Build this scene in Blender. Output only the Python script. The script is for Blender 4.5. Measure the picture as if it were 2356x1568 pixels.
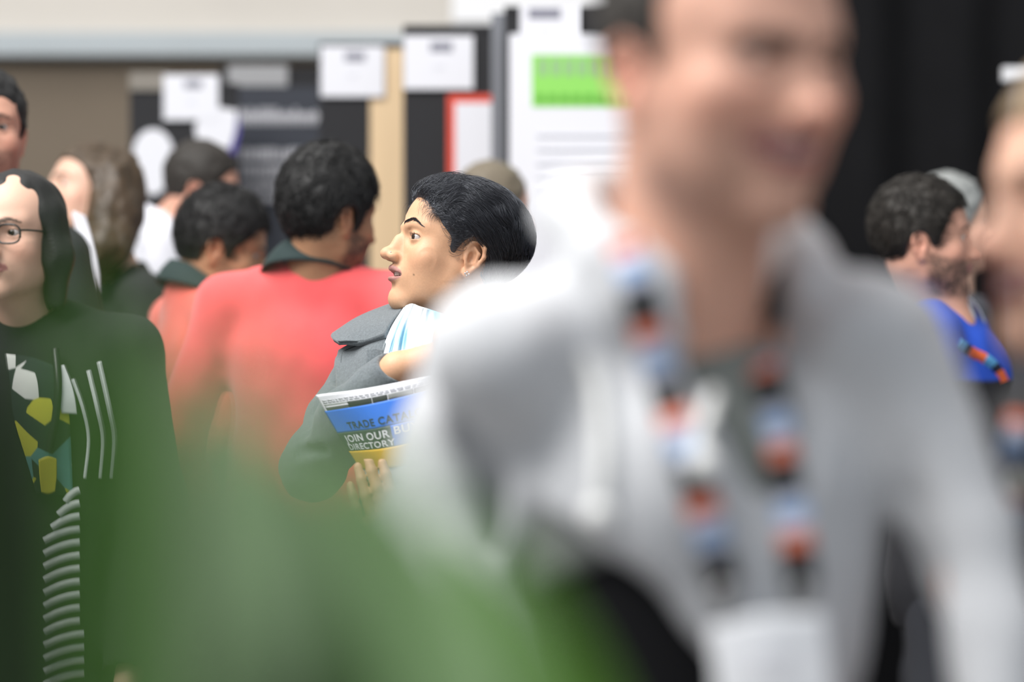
import bpy, math, random
import numpy as np
from mathutils import Matrix, Vector

random.seed(4); RNG = np.random.default_rng(4)
scene = bpy.context.scene
COL = scene.collection
for o in list(bpy.data.objects):
    bpy.data.objects.remove(o)

# ------------------------------------------------------------------ camera
CAM_H = 1.42
FPX = 85.0 / 36.0 * 2356.0          # focal length in pixels of the 2356x1568 frame
cam = bpy.data.cameras.new('camera'); cam_o = bpy.data.objects.new('camera', cam); COL.objects.link(cam_o)
cam.lens = 85.0; cam.sensor_width = 36.0; cam.clip_start = 0.02; cam.clip_end = 200
cam_o.location = (0, 0, CAM_H); cam_o.rotation_euler = (math.pi / 2, 0, 0)
cam.dof.use_dof = True; cam.dof.focus_distance = 3.95; cam.dof.aperture_fstop = 1.7
scene.camera = cam_o

# ------------------------------------------------------------------ light
world = bpy.data.worlds.new('world'); scene.world = world; world.use_nodes = True
world.node_tree.nodes['Background'].inputs[0].default_value = (0.90, 0.95, 1.0, 1)
world.node_tree.nodes['Background'].inputs[1].default_value = 0.44


def area(name, loc, size, power, col, target):
    l = bpy.data.lights.new(name, 'AREA'); l.shape = 'RECTANGLE'; l.size, l.size_y = size
    l.energy = power; l.color = col
    o = bpy.data.objects.new(name, l); COL.objects.link(o); o.location = loc
    o.rotation_euler = (Vector(target) - Vector(loc)).to_track_quat('-Z', 'Y').to_euler()
    return o


area('skylight', (-2.6, 1.8, 6.4), (4.0, 5.0), 930, (1.0, 0.985, 0.96), (0.0, 3.4, 1.2))
area('near_sky_fill', (2.0, -3.2, 5.4), (6.0, 3.0), 110, (0.86, 0.92, 1.0), (0.2, 3.5, 1.4))  # unseen cool fill light, added for hair highlights and frontal face light
area('wall_fill', (-1.0, 8.0, 6.6), (8.0, 2.0), 165, (1.0, 0.97, 0.93), (-1.0, 11.0, 3.0))  # unseen light added to brighten the back wall
scene.view_settings.view_transform = 'Standard'; scene.view_settings.look = 'None'
scene.view_settings.gamma = 1.0; scene.view_settings.use_curve_mapping = False
scene.view_settings.exposure = -0.06


def at(px, py, d):
    """a point of the place seen at pixel (px, py) at distance d"""
    return Vector(((px - 1178.0) * d / FPX, d, CAM_H + (784.0 - py) * d / FPX))


# ------------------------------------------------------------------ materials
def lin(c):
    return tuple(((v / 255.0) / 12.92 if v / 255.0 <= 0.04045 else ((v / 255.0 + 0.055) / 1.055) ** 2.4) for v in c)


MATS = {}


def mat(name, rgb, rough=0.7, metal=0.0, vary=0.0, scale=40.0, bump=0.0, bscale=200.0, sheen=0.0, spec=0.5, sss=0.0, attr=False,
        trans=0.0, stretch=None, emit=0.0):
    if name in MATS:
        return MATS[name]
    m = bpy.data.materials.new(name); m.use_nodes = True
    nt = m.node_tree; b = nt.nodes['Principled BSDF']
    b.inputs['Roughness'].default_value = rough; b.inputs['Metallic'].default_value = metal
    b.inputs['Specular IOR Level'].default_value = spec
    base = lin(rgb) + (1,)
    b.inputs['Base Color'].default_value = base
    tc = nt.nodes.new('ShaderNodeTexCoord'); vec = tc.outputs['Object']
    if stretch:
        mp = nt.nodes.new('ShaderNodeMapping'); mp.inputs['Scale'].default_value = stretch
        nt.links.new(vec, mp.inputs[0]); vec = mp.outputs[0]
    src = None
    if attr:
        a = nt.nodes.new('ShaderNodeVertexColor'); a.layer_name = 'Col'; src = a.outputs['Color']
    if vary:
        n = nt.nodes.new('ShaderNodeTexNoise'); n.inputs['Scale'].default_value = scale; n.inputs['Detail'].default_value = 4
        nt.links.new(vec, n.inputs['Vector'])
        r = nt.nodes.new('ShaderNodeMapRange'); r.inputs['To Min'].default_value = 1 - vary; r.inputs['To Max'].default_value = 1 + vary
        r.inputs['From Min'].default_value = 0.25; r.inputs['From Max'].default_value = 0.75
        nt.links.new(n.outputs['Fac'], r.inputs['Value'])
        mx = nt.nodes.new('ShaderNodeVectorMath'); mx.operation = 'SCALE'
        if src is not None:
            nt.links.new(src, mx.inputs[0])
        else:
            mx.inputs[0].default_value = base[:3]
        nt.links.new(r.outputs['Result'], mx.inputs['Scale']); src = mx.outputs['Vector']
    if src is not None:
        nt.links.new(src, b.inputs['Base Color'])
    if bump:
        n2 = nt.nodes.new('ShaderNodeTexNoise'); n2.inputs['Scale'].default_value = bscale; n2.inputs['Detail'].default_value = 3
        nt.links.new(vec, n2.inputs['Vector'])
        bp = nt.nodes.new('ShaderNodeBump'); bp.inputs['Strength'].default_value = bump; bp.inputs['Distance'].default_value = 0.002
        nt.links.new(n2.outputs['Fac'], bp.inputs['Height']); nt.links.new(bp.outputs['Normal'], b.inputs['Normal'])
    if sheen:
        b.inputs['Sheen Weight'].default_value = sheen; b.inputs['Sheen Roughness'].default_value = 0.6
    if sss:
        b.inputs['Subsurface Weight'].default_value = sss; b.inputs['Subsurface Radius'].default_value = (1.0, 0.4, 0.2)
        b.inputs['Subsurface Scale'].default_value = 0.004
    if trans:
        out = nt.nodes['Material Output']; tb = nt.nodes.new('ShaderNodeBsdfTranslucent'); ms = nt.nodes.new('ShaderNodeMixShader')
        tb.inputs[0].default_value = base; ms.inputs[0].default_value = trans
        if src is not None:
            nt.links.new(src, tb.inputs[0])
        nt.links.new(b.outputs[0], ms.inputs[1]); nt.links.new(tb.outputs[0], ms.inputs[2]); nt.links.new(ms.outputs[0], out.inputs[0])
    if emit:
        b.inputs['Emission Color'].default_value = base; b.inputs['Emission Strength'].default_value = emit
    MATS[name] = m
    return m


# ------------------------------------------------------------------ mesh helpers
def make_mesh(name, verts, faces, smooth=True, col=None):
    verts = np.asarray(verts, np.float32)
    me = bpy.data.meshes.new(name)
    if isinstance(faces, np.ndarray):
        nf, k = faces.shape
        me.vertices.add(len(verts)); me.vertices.foreach_set('co', verts.ravel())
        me.loops.add(nf * k); me.loops.foreach_set('vertex_index', faces.astype(np.int32).ravel())
        me.polygons.add(nf); me.polygons.foreach_set('loop_start', np.arange(0, nf * k, k, dtype=np.int32))
        me.update(calc_edges=True)
    else:
        me.from_pydata([tuple(v) for v in verts], [], faces); me.update()
    if smooth:
        me.polygons.foreach_set('use_smooth', np.ones(len(me.polygons), bool))
    if col is not None:
        a = me.color_attributes.new('Col', 'FLOAT_COLOR', 'POINT')
        c4 = np.ones((len(verts), 4), np.float32); c4[:, :3] = col; a.data.foreach_set('color', c4.ravel())
    return me


def link(name, me, m, parent=None):
    o = bpy.data.objects.new(name, me); COL.objects.link(o)
    if m is not None:
        me.materials.append(m)
    if parent is not None:
        o.parent = parent; o.matrix_parent_inverse = parent.matrix_basis.inverted()
    return o


def tag(o, label=None, cat=None, group=None, kind=None):
    if label: o['label'] = label
    if cat: o['category'] = cat
    if group: o['group'] = group
    if kind: o['kind'] = kind
    return o


def thing(name, label, cat, loc, group=None):
    o = bpy.data.objects.new(name, None); COL.objects.link(o); o.location = loc; o.empty_display_size = 0.05
    bpy.context.view_layer.update()
    return tag(o, label, cat, group)


def join(parts):
    vs, fs, cs, n = [], [], [], 0
    for p in parts:
        vs.append(p[0]); fs.append(p[1] + n); n += len(p[0])
        if len(p) > 2: cs.append(p[2])
    return (np.concatenate(vs), np.concatenate(fs)) + ((np.concatenate(cs),) if cs else ())


# value noise on numpy points
_L = RNG.random((32, 32, 32)).astype(np.float32)


def vnoise(p):
    p = np.asarray(p, np.float32); i = np.floor(p).astype(np.int32); f = p - i; f = f * f * (3 - 2 * f); i &= 31; j = (i + 1) & 31
    x0, y0, z0, x1, y1, z1 = i[..., 0], i[..., 1], i[..., 2], j[..., 0], j[..., 1], j[..., 2]
    fx, fy, fz = f[..., 0], f[..., 1], f[..., 2]
    a = _L[x0, y0, z0] * (1 - fx) + _L[x1, y0, z0] * fx; b = _L[x0, y1, z0] * (1 - fx) + _L[x1, y1, z0] * fx
    c = _L[x0, y0, z1] * (1 - fx) + _L[x1, y0, z1] * fx; d = _L[x0, y1, z1] * (1 - fx) + _L[x1, y1, z1] * fx
    return ((a * (1 - fy) + b * fy) * (1 - fz) + (c * (1 - fy) + d * fy) * fz) * 2 - 1


# ------------------------------------------------------------------ smooth solid modeller (distance field, surface nets)
class Solid:
    def __init__(s, lo, hi, v):
        s.lo = np.array(lo, np.float64); s.v = v
        s.n = np.ceil((np.array(hi) - s.lo) / v).astype(int) + 1
        s.ax = [(s.lo[i] + v * np.arange(s.n[i])).astype(np.float32) for i in range(3)]
        s.F = np.full(tuple(s.n), 0.5, np.float32); s.frame(Matrix())

    def frame(s, M):
        s.M = np.array(M, np.float64); s.sc = float(np.linalg.norm(s.M[:3, 0])); s.R = s.M[:3, :3] / s.sc
        return s

    def w(s, p):
        return s.M[:3, :3] @ np.array(p, np.float64) + s.M[:3, 3]

    def _apply(s, lo, hi, k, mode, fn):
        pad = 2.2 * k + 3 * s.v
        a = np.maximum(np.floor((np.array(lo) - pad - s.lo) / s.v).astype(int), 0)
        b = np.minimum(np.ceil((np.array(hi) + pad - s.lo) / s.v).astype(int) + 1, s.n)
        if (b <= a).any(): return
        sl = tuple(slice(a[i], b[i]) for i in range(3))
        X = s.ax[0][sl[0]][:, None, None]; Y = s.ax[1][sl[1]][None, :, None]; Z = s.ax[2][sl[2]][None, None, :]
        d = fn(X, Y, Z); f = s.F[sl]
        if mode == 'add':
            r = np.minimum(f, d); q = -1
        elif mode == 'sub':
            d = -d; r = np.maximum(f, d); q = 1
        else:
            r = np.maximum(f, d); q = 1
        if k > 1e-6:
            h = np.maximum(k - np.abs(f - d), 0); r = r + q * h * h * (0.25 / k)
        s.F[sl] = r

    def ell(s, c, r, k=0.0, mode='add', rot=None):
        c = s.w(c); r = np.broadcast_to(np.array(r, np.float64) * s.sc, (3,)); k *= s.sc
        R = s.R if rot is None else s.R @ np.array(rot)
        ext = np.sqrt(((R * r) ** 2).sum(1))

        def fn(X, Y, Z):
            x, y, z = X - c[0], Y - c[1], Z - c[2]
            k0 = k1 = 0
            for i in range(3):
                u = R[0, i] * x + R[1, i] * y + R[2, i] * z
                u = u / np.float32(r[i]); k0 = k0 + u * u; u = u / np.float32(r[i]); k1 = k1 + u * u
            k0 = np.sqrt(k0); k1 = np.sqrt(k1)
            return (k0 * (k0 - 1) / np.maximum(k1, 1e-6)).astype(np.float32)
        s._apply(c - ext, c + ext, k, mode, fn)

    def cap(s, a, b, ra, rb=None, k=0.0, mode='add'):
        rb = ra if rb is None else rb
        a = s.w(a); b = s.w(b); ra, rb, k = ra * s.sc, rb * s.sc, k * s.sc
        ab = b - a; L = max(float(ab @ ab), 1e-12); m = max(ra, rb)

        def fn(X, Y, Z):
            x, y, z = X - np.float32(a[0]), Y - np.float32(a[1]), Z - np.float32(a[2])
            t = np.clip((x * np.float32(ab[0]) + y * np.float32(ab[1]) + z * np.float32(ab[2])) / np.float32(L), 0, 1)
            dx, dy, dz = x - t * np.float32(ab[0]), y - t * np.float32(ab[1]), z - t * np.float32(ab[2])
            return np.sqrt(dx * dx + dy * dy + dz * dz) - (np.float32(ra) + t * np.float32(rb - ra))
        s._apply(np.minimum(a, b) - m, np.maximum(a, b) + m, k, mode, fn)

    def chain(s, pts, rs, k=0.0, mode='add'):
        rs = np.broadcast_to(rs, (len(pts),))
        for i in range(len(pts) - 1):
            s.cap(pts[i], pts[i + 1], float(rs[i]), float(rs[i + 1]), k, mode)

    def box(s, c, h, r=0.0, k=0.0, mode='add', rot=None):
        c = s.w(c); h = np.array(h, np.float64) * s.sc; r *= s.sc; k *= s.sc
        R = s.R if rot is None else s.R @ np.array(rot)
        ext = np.abs(R) @ h

        def fn(X, Y, Z):
            x, y, z = X - c[0], Y - c[1], Z - c[2]
            o = 0; mx = None
            for i in range(3):
                q = np.abs(R[0, i] * x + R[1, i] * y + R[2, i] * z) - (h[i] - r)
                o = o + np.maximum(q, 0) ** 2; mx = q if mx is None else np.maximum(mx, q)
            return (np.sqrt(o) + np.minimum(mx, 0) - r).astype(np.float32)
        s._apply(c - ext, c + ext, k, mode, fn)

    def plane(s, p, n, k=0.0):
        """keep the side the normal points away from"""
        p = s.w(p); n = s.R @ np.array(n, np.float64); n /= np.linalg.norm(n)
        X, Y, Z = s.ax[0][:, None, None], s.ax[1][None, :, None], s.ax[2][None, None, :]
        d = ((X - p[0]) * n[0] + (Y - p[1]) * n[1] + (Z - p[2]) * n[2]).astype(np.float32)
        if k > 0:
            h = np.maximum(k - np.abs(s.F - d), 0); s.F = np.maximum(s.F, d) + h * h * (0.25 / k)
        else:
            s.F = np.maximum(s.F, d)

    def ripple(s, amp, freq, stretch=(1, 1, 1), seed=0.0):
        near = np.abs(s.F) < amp * 2 + 2 * s.v
        i = np.argwhere(near); P = np.stack([s.ax[a][i[:, a]] for a in range(3)], 1)
        P = (P - s.M[:3, 3]) @ s.R
        s.F[near] += amp * vnoise(P * np.array(stretch) * freq + seed * 7.3).astype(np.float32)

    def mesh(s, relax=1):
        F = s.F; F[0] = F[-1] = 0.5; F[:, 0] = F[:, -1] = 0.5; F[:, :, 0] = F[:, :, -1] = 0.5
        ins = F < 0
        cnt = np.zeros(tuple(s.n - 1), np.int8)
        for dx in (0, 1):
            for dy in (0, 1):
                for dz in (0, 1):
                    cnt += ins[dx:dx + s.n[0] - 1, dy:dy + s.n[1] - 1, dz:dz + s.n[2] - 1]
        act = (cnt > 0) & (cnt < 8)
        idx = np.argwhere(act); vid = np.full(act.shape, -1, np.int32); vid[act] = np.arange(len(idx))
        off = np.array([(a, b, c) for a in (0, 1) for b in (0, 1) for c in (0, 1)])
        val = np.stack([F[tuple((idx + o).T)] for o in off], 1)
        acc = np.zeros((len(idx), 3)); num = np.zeros(len(idx))
        for a in range(8):
            for b in range(a + 1, 8):
                if np.abs(off[a] - off[b]).sum() != 1: continue
                cr = (val[:, a] < 0) != (val[:, b] < 0)
                t = val[cr, a] / (val[cr, a] - val[cr, b])
                acc[cr] += off[a] + t[:, None] * (off[b] - off[a]); num[cr] += 1
        V = s.lo + s.v * (idx + acc / num[:, None])
        faces = []
        for ax in range(3):
            u, w_ = (ax + 1) % 3, (ax + 2) % 3
            lo = [slice(None)] * 3; hi = [slice(None)] * 3
            lo[ax] = slice(0, -1); hi[ax] = slice(1, None)
            A, B = ins[tuple(lo)], ins[tuple(hi)]
            for sgn, m in ((1, A & ~B), (-1, B & ~A)):
                e = np.argwhere(m)
                e = e[(e[:, u] > 0) & (e[:, w_] > 0) & (e[:, u] < s.n[u] - 1) & (e[:, w_] < s.n[w_] - 1)]
                if not len(e): continue
                q = []
                for du, dw in ((-1, -1), (0, -1), (0, 0), (-1, 0)):
                    c = e.copy(); c[:, u] += du; c[:, w_] += dw; q.append(vid[tuple(c.T)])
                q = np.stack(q, 1)
                faces.append(q if sgn > 0 else q[:, ::-1])
        Q = np.concatenate(faces)
        for _ in range(relax):
            S = np.zeros_like(V); N = np.zeros(len(V))
            for a, b in ((0, 1), (1, 2), (2, 3), (3, 0)):
                np.add.at(S, Q[:, a], V[Q[:, b]]); np.add.at(N, Q[:, a], 1)
            V = V * 0.4 + 0.6 * S / np.maximum(N, 1)[:, None]
        return V, Q


def frame_of(loc, yaw=0, pitch=0, roll=0, scale=1.0):
    """local X right, Y forward, Z up; degrees"""
    r = math.radians
    return Matrix.Translation(loc) @ Matrix.Rotation(r(yaw), 4, 'Z') @ Matrix.Rotation(r(pitch), 4, 'X') @ Matrix.Rotation(r(roll), 4, 'Y') @ Matrix.Scale(scale, 4)


def to_local(M, V):
    Mi = np.array(M.inverted()); return V @ Mi[:3, :3].T + Mi[:3, 3]


def to_world(M, V):
    Mn = np.array(M); return np.asarray(V) @ Mn[:3, :3].T + Mn[:3, 3]


def catmull(P, n):
    """smooth curve through the points P (k, 3), n samples"""
    P = np.asarray(P, float); k = len(P)
    Q = np.vstack([2 * P[0] - P[1], P, 2 * P[-1] - P[-2]])
    t = np.linspace(0, k - 1, n); i = np.minimum(t.astype(int), k - 2); f = (t - i)[:, None]
    a, b, c, d = Q[i], Q[i + 1], Q[i + 2], Q[i + 3]
    return 0.5 * ((2 * b) + (c - a) * f + (2 * a - 5 * b + 4 * c - d) * f ** 2 + (3 * b - a - 3 * c + d) * f ** 3)


def sheet(rows, nu, nv, thick, back=True):
    """a smooth sheet of cloth, paper or leaf through rows of control points, with thickness"""
    rows = [catmull(r, nu) for r in rows]
    G = np.stack([catmull(np.stack([r[i] for r in rows]), nv) for i in range(nu)], 0)   # nu, nv, 3
    du = np.gradient(G, axis=0); dv = np.gradient(G, axis=1)
    N = np.cross(du, dv); N /= np.maximum(np.linalg.norm(N, axis=2, keepdims=True), 1e-9)
    A = G + N * thick * 0.5; B = G - N * thick * 0.5
    V = np.concatenate([A.reshape(-1, 3), B.reshape(-1, 3)])
    id_ = np.arange(nu * nv).reshape(nu, nv); o = nu * nv
    q = np.stack([id_[:-1, :-1], id_[1:, :-1], id_[1:, 1:], id_[:-1, 1:]], -1).reshape(-1, 4)
    F = [q, q[:, ::-1] + o]
    loop = np.concatenate([id_[:, 0], id_[-1, 1:], id_[-2::-1, -1], id_[0, -2:0:-1]]); nx = np.roll(loop, -1)
    F.append(np.stack([loop + o, nx + o, nx, loop], -1))
    return V, np.concatenate(F), G, N


def tubes(P, R, sides=3):
    """P (n, m, 3) polylines, R (n, m) radii -> one mesh of thin strands"""
    n, m, _ = P.shape
    T = np.gradient(P, axis=1); T /= np.maximum(np.linalg.norm(T, axis=2, keepdims=True), 1e-9)
    up = np.where(np.abs(T[..., 2:3]) > 0.9, np.array([1.0, 0, 0]), np.array([0, 0, 1.0]))
    A = np.cross(T, up); A /= np.maximum(np.linalg.norm(A, axis=2, keepdims=True), 1e-9); B = np.cross(T, A)
    ang = np.arange(sides) * 2 * np.pi / sides
    V = P[:, :, None] + R[:, :, None, None] * (np.cos(ang)[None, None, :, None] * A[:, :, None] + np.sin(ang)[None, None, :, None] * B[:, :, None])
    id_ = np.arange(n * m * sides).reshape(n, m, sides); nx = np.roll(id_, -1, 2)
    q = np.stack([id_[:, :-1], nx[:, :-1], nx[:, 1:], id_[:, 1:]], -1).reshape(-1, 4)
    return V.reshape(-1, 3), q


def rbox(c, h, M=None, bev=0.0):
    """a box with chamfered edges: verts, list of faces"""
    import bmesh
    bm = bmesh.new(); bmesh.ops.create_cube(bm, size=2.0)
    bmesh.ops.scale(bm, vec=h, verts=bm.verts)
    if bev:
        bmesh.ops.bevel(bm, geom=list(bm.edges), offset=bev, segments=2, affect='EDGES', profile=0.7)
    bmesh.ops.translate(bm, vec=c, verts=bm.verts)
    if M is not None:
        bmesh.ops.transform(bm, matrix=M, verts=bm.verts)
    me = bpy.data.meshes.new('box'); bm.to_mesh(me); bm.free()
    return me
# ------------------------------------------------------------------ people: heads
# head frame: X to the person's right, Y forward, Z up; origin between the ears at eye level
EYE_Y = 0.0732   # how far forward the eyeball's centre lies
MZ = -0.0625      # height of the mouth line


def head_solid(s, M, jaw=1.0, nose=1.0, smile=0.0, gape=0.0, fem=0.0, neck=0.054, neck_to=(0, -0.05, -0.19), eyes=True, ear=True, hook=0.0, crown=0.086):
    s.frame(M); E, C = s.ell, s.cap
    E((0, -0.006, 0.030), (0.0745, 0.091, crown))
    E((0, 0.032, 0.022), (0.060, 0.054, 0.062), 0.03)
    E((0, 0.036, -0.034), (0.053 * jaw, 0.050, 0.070), 0.03)
    for q in (-1, 1):
        C((q * 0.050 * jaw, 0.002, -0.040), (q * 0.042 * jaw, 0.012, -0.072), 0.015, 0.013, 0.035)
        C((q * 0.042 * jaw, 0.012, -0.072), (q * 0.012, 0.072, -0.102), 0.013, 0.011, 0.030)
        E((q * 0.042, 0.059, -0.031 + 0.003 * smile), (0.021 + 0.002 * smile, 0.020 + 0.003 * smile, 0.020), 0.025)
        C((q * 0.043, 0.067, 0.021), (q * 0.012, 0.086, 0.015), 0.007 - 0.002 * fem, 0.009 - 0.001 * fem, 0.02)
    for q in (-1, 1):
        E((q * 0.033 * jaw, 0.044, -0.062), (0.022, 0.026, 0.030), 0.03)
    E((0, 0.078, -0.103), (0.017 * jaw, 0.013, 0.013), 0.022)
    E((0, 0.077, -0.062), (0.027, 0.020, 0.026), 0.02)
    for q in (-1, 1):
        E((q * 0.035, 0.094, -0.001), (0.023, 0.015, 0.0130), 0.012, 'sub', rot=Matrix.Rotation(-0.45 * q, 3, 'Z'))
    # nose
    E((0, 0.086, -0.026), (0.0135 * nose, 0.017, 0.022), 0.014, rot=Matrix.Rotation(0.45, 3, 'X'))
    C((0, 0.0815, 0.007), (0, 0.1085, -0.030), 0.0050 * nose, 0.0085 * nose, 0.011)
    E((0, 0.0995 + 0.0016 * hook, -0.013), (0.005, 0.004 + 0.001 * hook, 0.012), 0.010)
    E((0, 0.1145, -0.0345), (0.0100 * nose, 0.0098, 0.0092), 0.009)
    for q in (-1, 1):
        E((q * 0.0125 * nose, 0.1030, -0.0370), (0.0072, 0.0105, 0.0074), 0.006)
        C((q * 0.0195 * nose, 0.0985, -0.030), (q * 0.0200 * nose, 0.0945, -0.041), 0.0010, 0.0014, 0.005, 'sub')
        E((q * 0.0066 * nose, 0.1070, -0.0445), (0.0036, 0.0070, 0.0045), 0.003, 'sub')
    # mouth: lips, corners, parting
    zc = 0.004 * smile; wc = 0.0260 + 0.006 * smile; yc = 0.0785 - 0.005 * smile
    up, dn = MZ + 0.0070 + 0.001 * smile, MZ - 0.0068 - 0.0045 * gape
    for q in (-1, 1):
        s.chain([(0, 0.0985, up - 0.001), (q * 0.007, 0.0988, up + 0.0005), (q * 0.016, 0.0915, up - 0.003), (q * wc, yc, MZ - 0.001 + zc)],
                [0.0036, 0.0040, 0.0034, 0.0018], 0.005)
        s.chain([(0, 0.0965, dn), (q * 0.009, 0.0953, dn + 0.0005), (q * 0.017, 0.089, dn + 0.004), (q * wc, yc, MZ - 0.001 + zc)],
                [0.0048, 0.0047, 0.0038, 0.0018], 0.005)
        if smile:   # the fold from nose to mouth corner
            s.chain([(q * 0.019, 0.099, -0.037), (q * 0.032, 0.090, -0.050), (q * 0.037, 0.082, -0.064)], [0.0015, 0.003, 0.002], 0.010, 'sub')
    mid = (up + dn) / 2
    E((0, 0.092, mid + zc * 0.3), (wc * 0.97, 0.026, 0.0010 + 0.0036 * gape), 0.002, 'sub')
    E((0, 0.0995, -0.0835), (0.016, 0.007, 0.005), 0.010, 'sub')
    if eyes:
        for q in (-1, 1):
            rz = Matrix.Rotation(-0.38 * q, 3, 'Z')
            E((q * 0.0312, EYE_Y, 0.0), (0.0146, 0.0139, 0.0141), 0.005)                       # lids over the ball
            E((q * 0.0355, EYE_Y + 0.0112, 0.0), (0.0140, 0.0140, 0.0043 - 0.0012 * min(smile, 1.5)), 0.0008, 'sub', rot=rz)   # the eye opening
            s.chain([(q * 0.021, 0.0885, 0.0105), (q * 0.032, 0.0895, 0.0122), (q * 0.044, 0.0815, 0.0090)], [0.0008, 0.0012, 0.0008], 0.004, 'sub')   # lid crease
    if ear:
        for q in (-1, 1):
            def e(y, z, o): return (q * (0.0665 + o), y + 0.001, z + 0.001)
            E(e(-0.013, -0.016, 0.0045), (0.0042, 0.0150, 0.0255), 0.006, rot=Matrix.Rotation(-0.30 * q, 3, 'Z') @ Matrix.Rotation(0.15, 3, 'X'))
            s.chain([e(0.001, -0.020, 0.003), e(0.001, -0.004, 0.006), e(-0.006, 0.006, 0.009), e(-0.017, 0.008, 0.012), e(-0.027, 0.001, 0.0145),
                     e(-0.029, -0.013, 0.0135), e(-0.022, -0.029, 0.010), e(-0.012, -0.041, 0.006)],
                    [0.0028, 0.0031, 0.0034, 0.0036, 0.0036, 0.0033, 0.0034, 0.0046], 0.003)
            E(e(-0.008, -0.0435, 0.0045), (0.0042, 0.0066, 0.0080), 0.005)
            s.chain([e(-0.012, 0.000, 0.0095), e(-0.020, -0.010, 0.0110), e(-0.017, -0.026, 0.0090)], [0.0022, 0.0028, 0.0030], 0.003)
            E(e(-0.0095, -0.018, 0.0125), (0.0090, 0.0066, 0.0110), 0.002, 'sub')
            E(e(-0.014, 0.004, 0.0135), (0.0045, 0.0065, 0.0035), 0.003, 'sub')
            E(e(0.000, -0.018, 0.0055), (0.0034, 0.0032, 0.0050), 0.004)
    C((0, -0.018, -0.050), neck_to, neck, neck * 1.06, 0.03)
    C((0, 0.020, -0.070), (0, neck_to[1] + 0.025, neck_to[2]), neck * 0.60, neck * 0.75, 0.03)


def head_colors(M, V, skin, lips=(0.30, 0.11, 0.10), flush=0.25, smile=0.0, beard=None, brow=None, gape=0.0, brow_drop=0.0, brow_w=1.0):
    p = to_local(M, V); c = np.tile(np.array(lin(skin)), (len(V), 1))
    g = lambda x, y, z, sx, sy, sz: np.exp(-(((np.abs(p[:, 0]) - x) / sx) ** 2 + ((p[:, 1] - y) / sy) ** 2 + ((p[:, 2] - z) / sz) ** 2))
    f = np.clip(flush * (g(0.045, 0.06, -0.035, 0.02, 0.03, 0.018) + g(0, 0.115, -0.038, 0.014, 0.014, 0.012) + 0.8 * g(0.08, -0.01, -0.02, 0.012, 0.03, 0.03)), 0, 1)
    c = c * (1 - f[:, None]) + f[:, None] * c * np.array([1.18, 0.78, 0.74])
    zc = 0.004 * smile; wc = 0.0260 + 0.006 * smile
    ax = np.abs(p[:, 0])
    zl = p[:, 2] - MZ + 0.0015 * gape - zc * (ax / wc) ** 2
    halfh = (0.0105 + 0.003 * gape + 0.0015 * smile) * np.sqrt(np.clip(1 - (ax / (wc + 0.001)) ** 2, 0, 1))
    m = np.clip((halfh - np.abs(zl)) / 0.002 + 0.5, 0, 1) * (p[:, 1] > 0.068) * (ax < wc + 0.001)
    c = c * (1 - m[:, None]) + m[:, None] * np.array(lips)
    if brow is not None:
        t = np.clip((ax - 0.012) / 0.036, 0, 1); zb = 0.0175 - brow_drop + 0.007 * np.sin(np.clip(t * 1.25, 0, 1) * math.pi * 0.6) - 0.006 * t ** 3
        m = np.clip((0.0048 * brow_w * (1.15 - 0.8 * t) - np.abs(p[:, 2] - zb)) / 0.0016 + 0.5, 0, 1) * (ax > 0.011) * (ax < 0.050) * (p[:, 1] > 0.045)
        c = c * (1 - 0.9 * m[:, None]) + 0.9 * m[:, None] * np.array(brow)
    if beard is not None:
        col, amt = beard
        ss = lambda v, w: np.clip(v / w + 0.5, 0, 1)
        b = ss(-0.045 + 0.30 * (0.055 - p[:, 1]).clip(0, 0.1) - p[:, 2], 0.012) * ss(p[:, 2] + 0.122, 0.016) * ss(p[:, 1] - 0.004, 0.016)
        b *= amt * np.clip(0.8 + 0.5 * vnoise(p * 220), 0, 1)
        keep = np.clip((halfh + 0.002 - np.abs(zl)) / 0.002 + 0.5, 0, 1) * (ax < wc)
        nz = g(0, 0.11, -0.035, 0.018, 0.02, 0.014) * 1.6
        b *= np.clip(1 - keep, 0, 1) * np.clip(1 - nz, 0, 1)
        c = c * (1 - b[:, None]) + b[:, None] * np.array(col)
    return c


def eyeball(M, q, gaze=(0, 0), iris=(0.035, 0.02, 0.012), r=0.0119):
    """one eyeball: white, iris and pupil as rings round the gaze axis"""
    nu, nv = 32, 24
    th = np.concatenate([np.linspace(0, 0.66, 18), np.linspace(0.74, math.pi, nv - 14 + 4)]); ph = np.linspace(0, 2 * math.pi, nu, endpoint=False)
    bulge = 1 + 0.06 * np.clip(1 - th / 0.55, 0, 1) ** 0.7
    V = np.stack([(np.sin(th) * bulge)[:, None] * np.cos(ph), (np.cos(th) * bulge)[:, None] * np.ones(nu), (np.sin(th) * bulge)[:, None] * np.sin(ph)], -1).reshape(-1, 3) * r
    c = np.zeros((len(th), nu, 3)); c[:] = (0.50, 0.46, 0.44)  # white of the eye greyed to stand for the lid's shade
    c[th < 0.60] = np.array(iris) * 0.4; c[th < 0.52] = iris; c[th < 0.24] = (0.004, 0.004, 0.004)
    G = Matrix.Rotation(math.radians(gaze[0]), 4, 'Z') @ Matrix.Rotation(math.radians(gaze[1]), 4, 'X')
    V = to_world(M @ Matrix.Translation((q * 0.0312, EYE_Y, 0.0)) @ G, V)
    i = np.arange(len(th) * nu).reshape(len(th), nu); n = np.roll(i, -1, 1)
    F = np.stack([i[:-1], i[1:], n[1:], n[:-1]], -1).reshape(-1, 4)
    return V, F, c.reshape(-1, 3)


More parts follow.
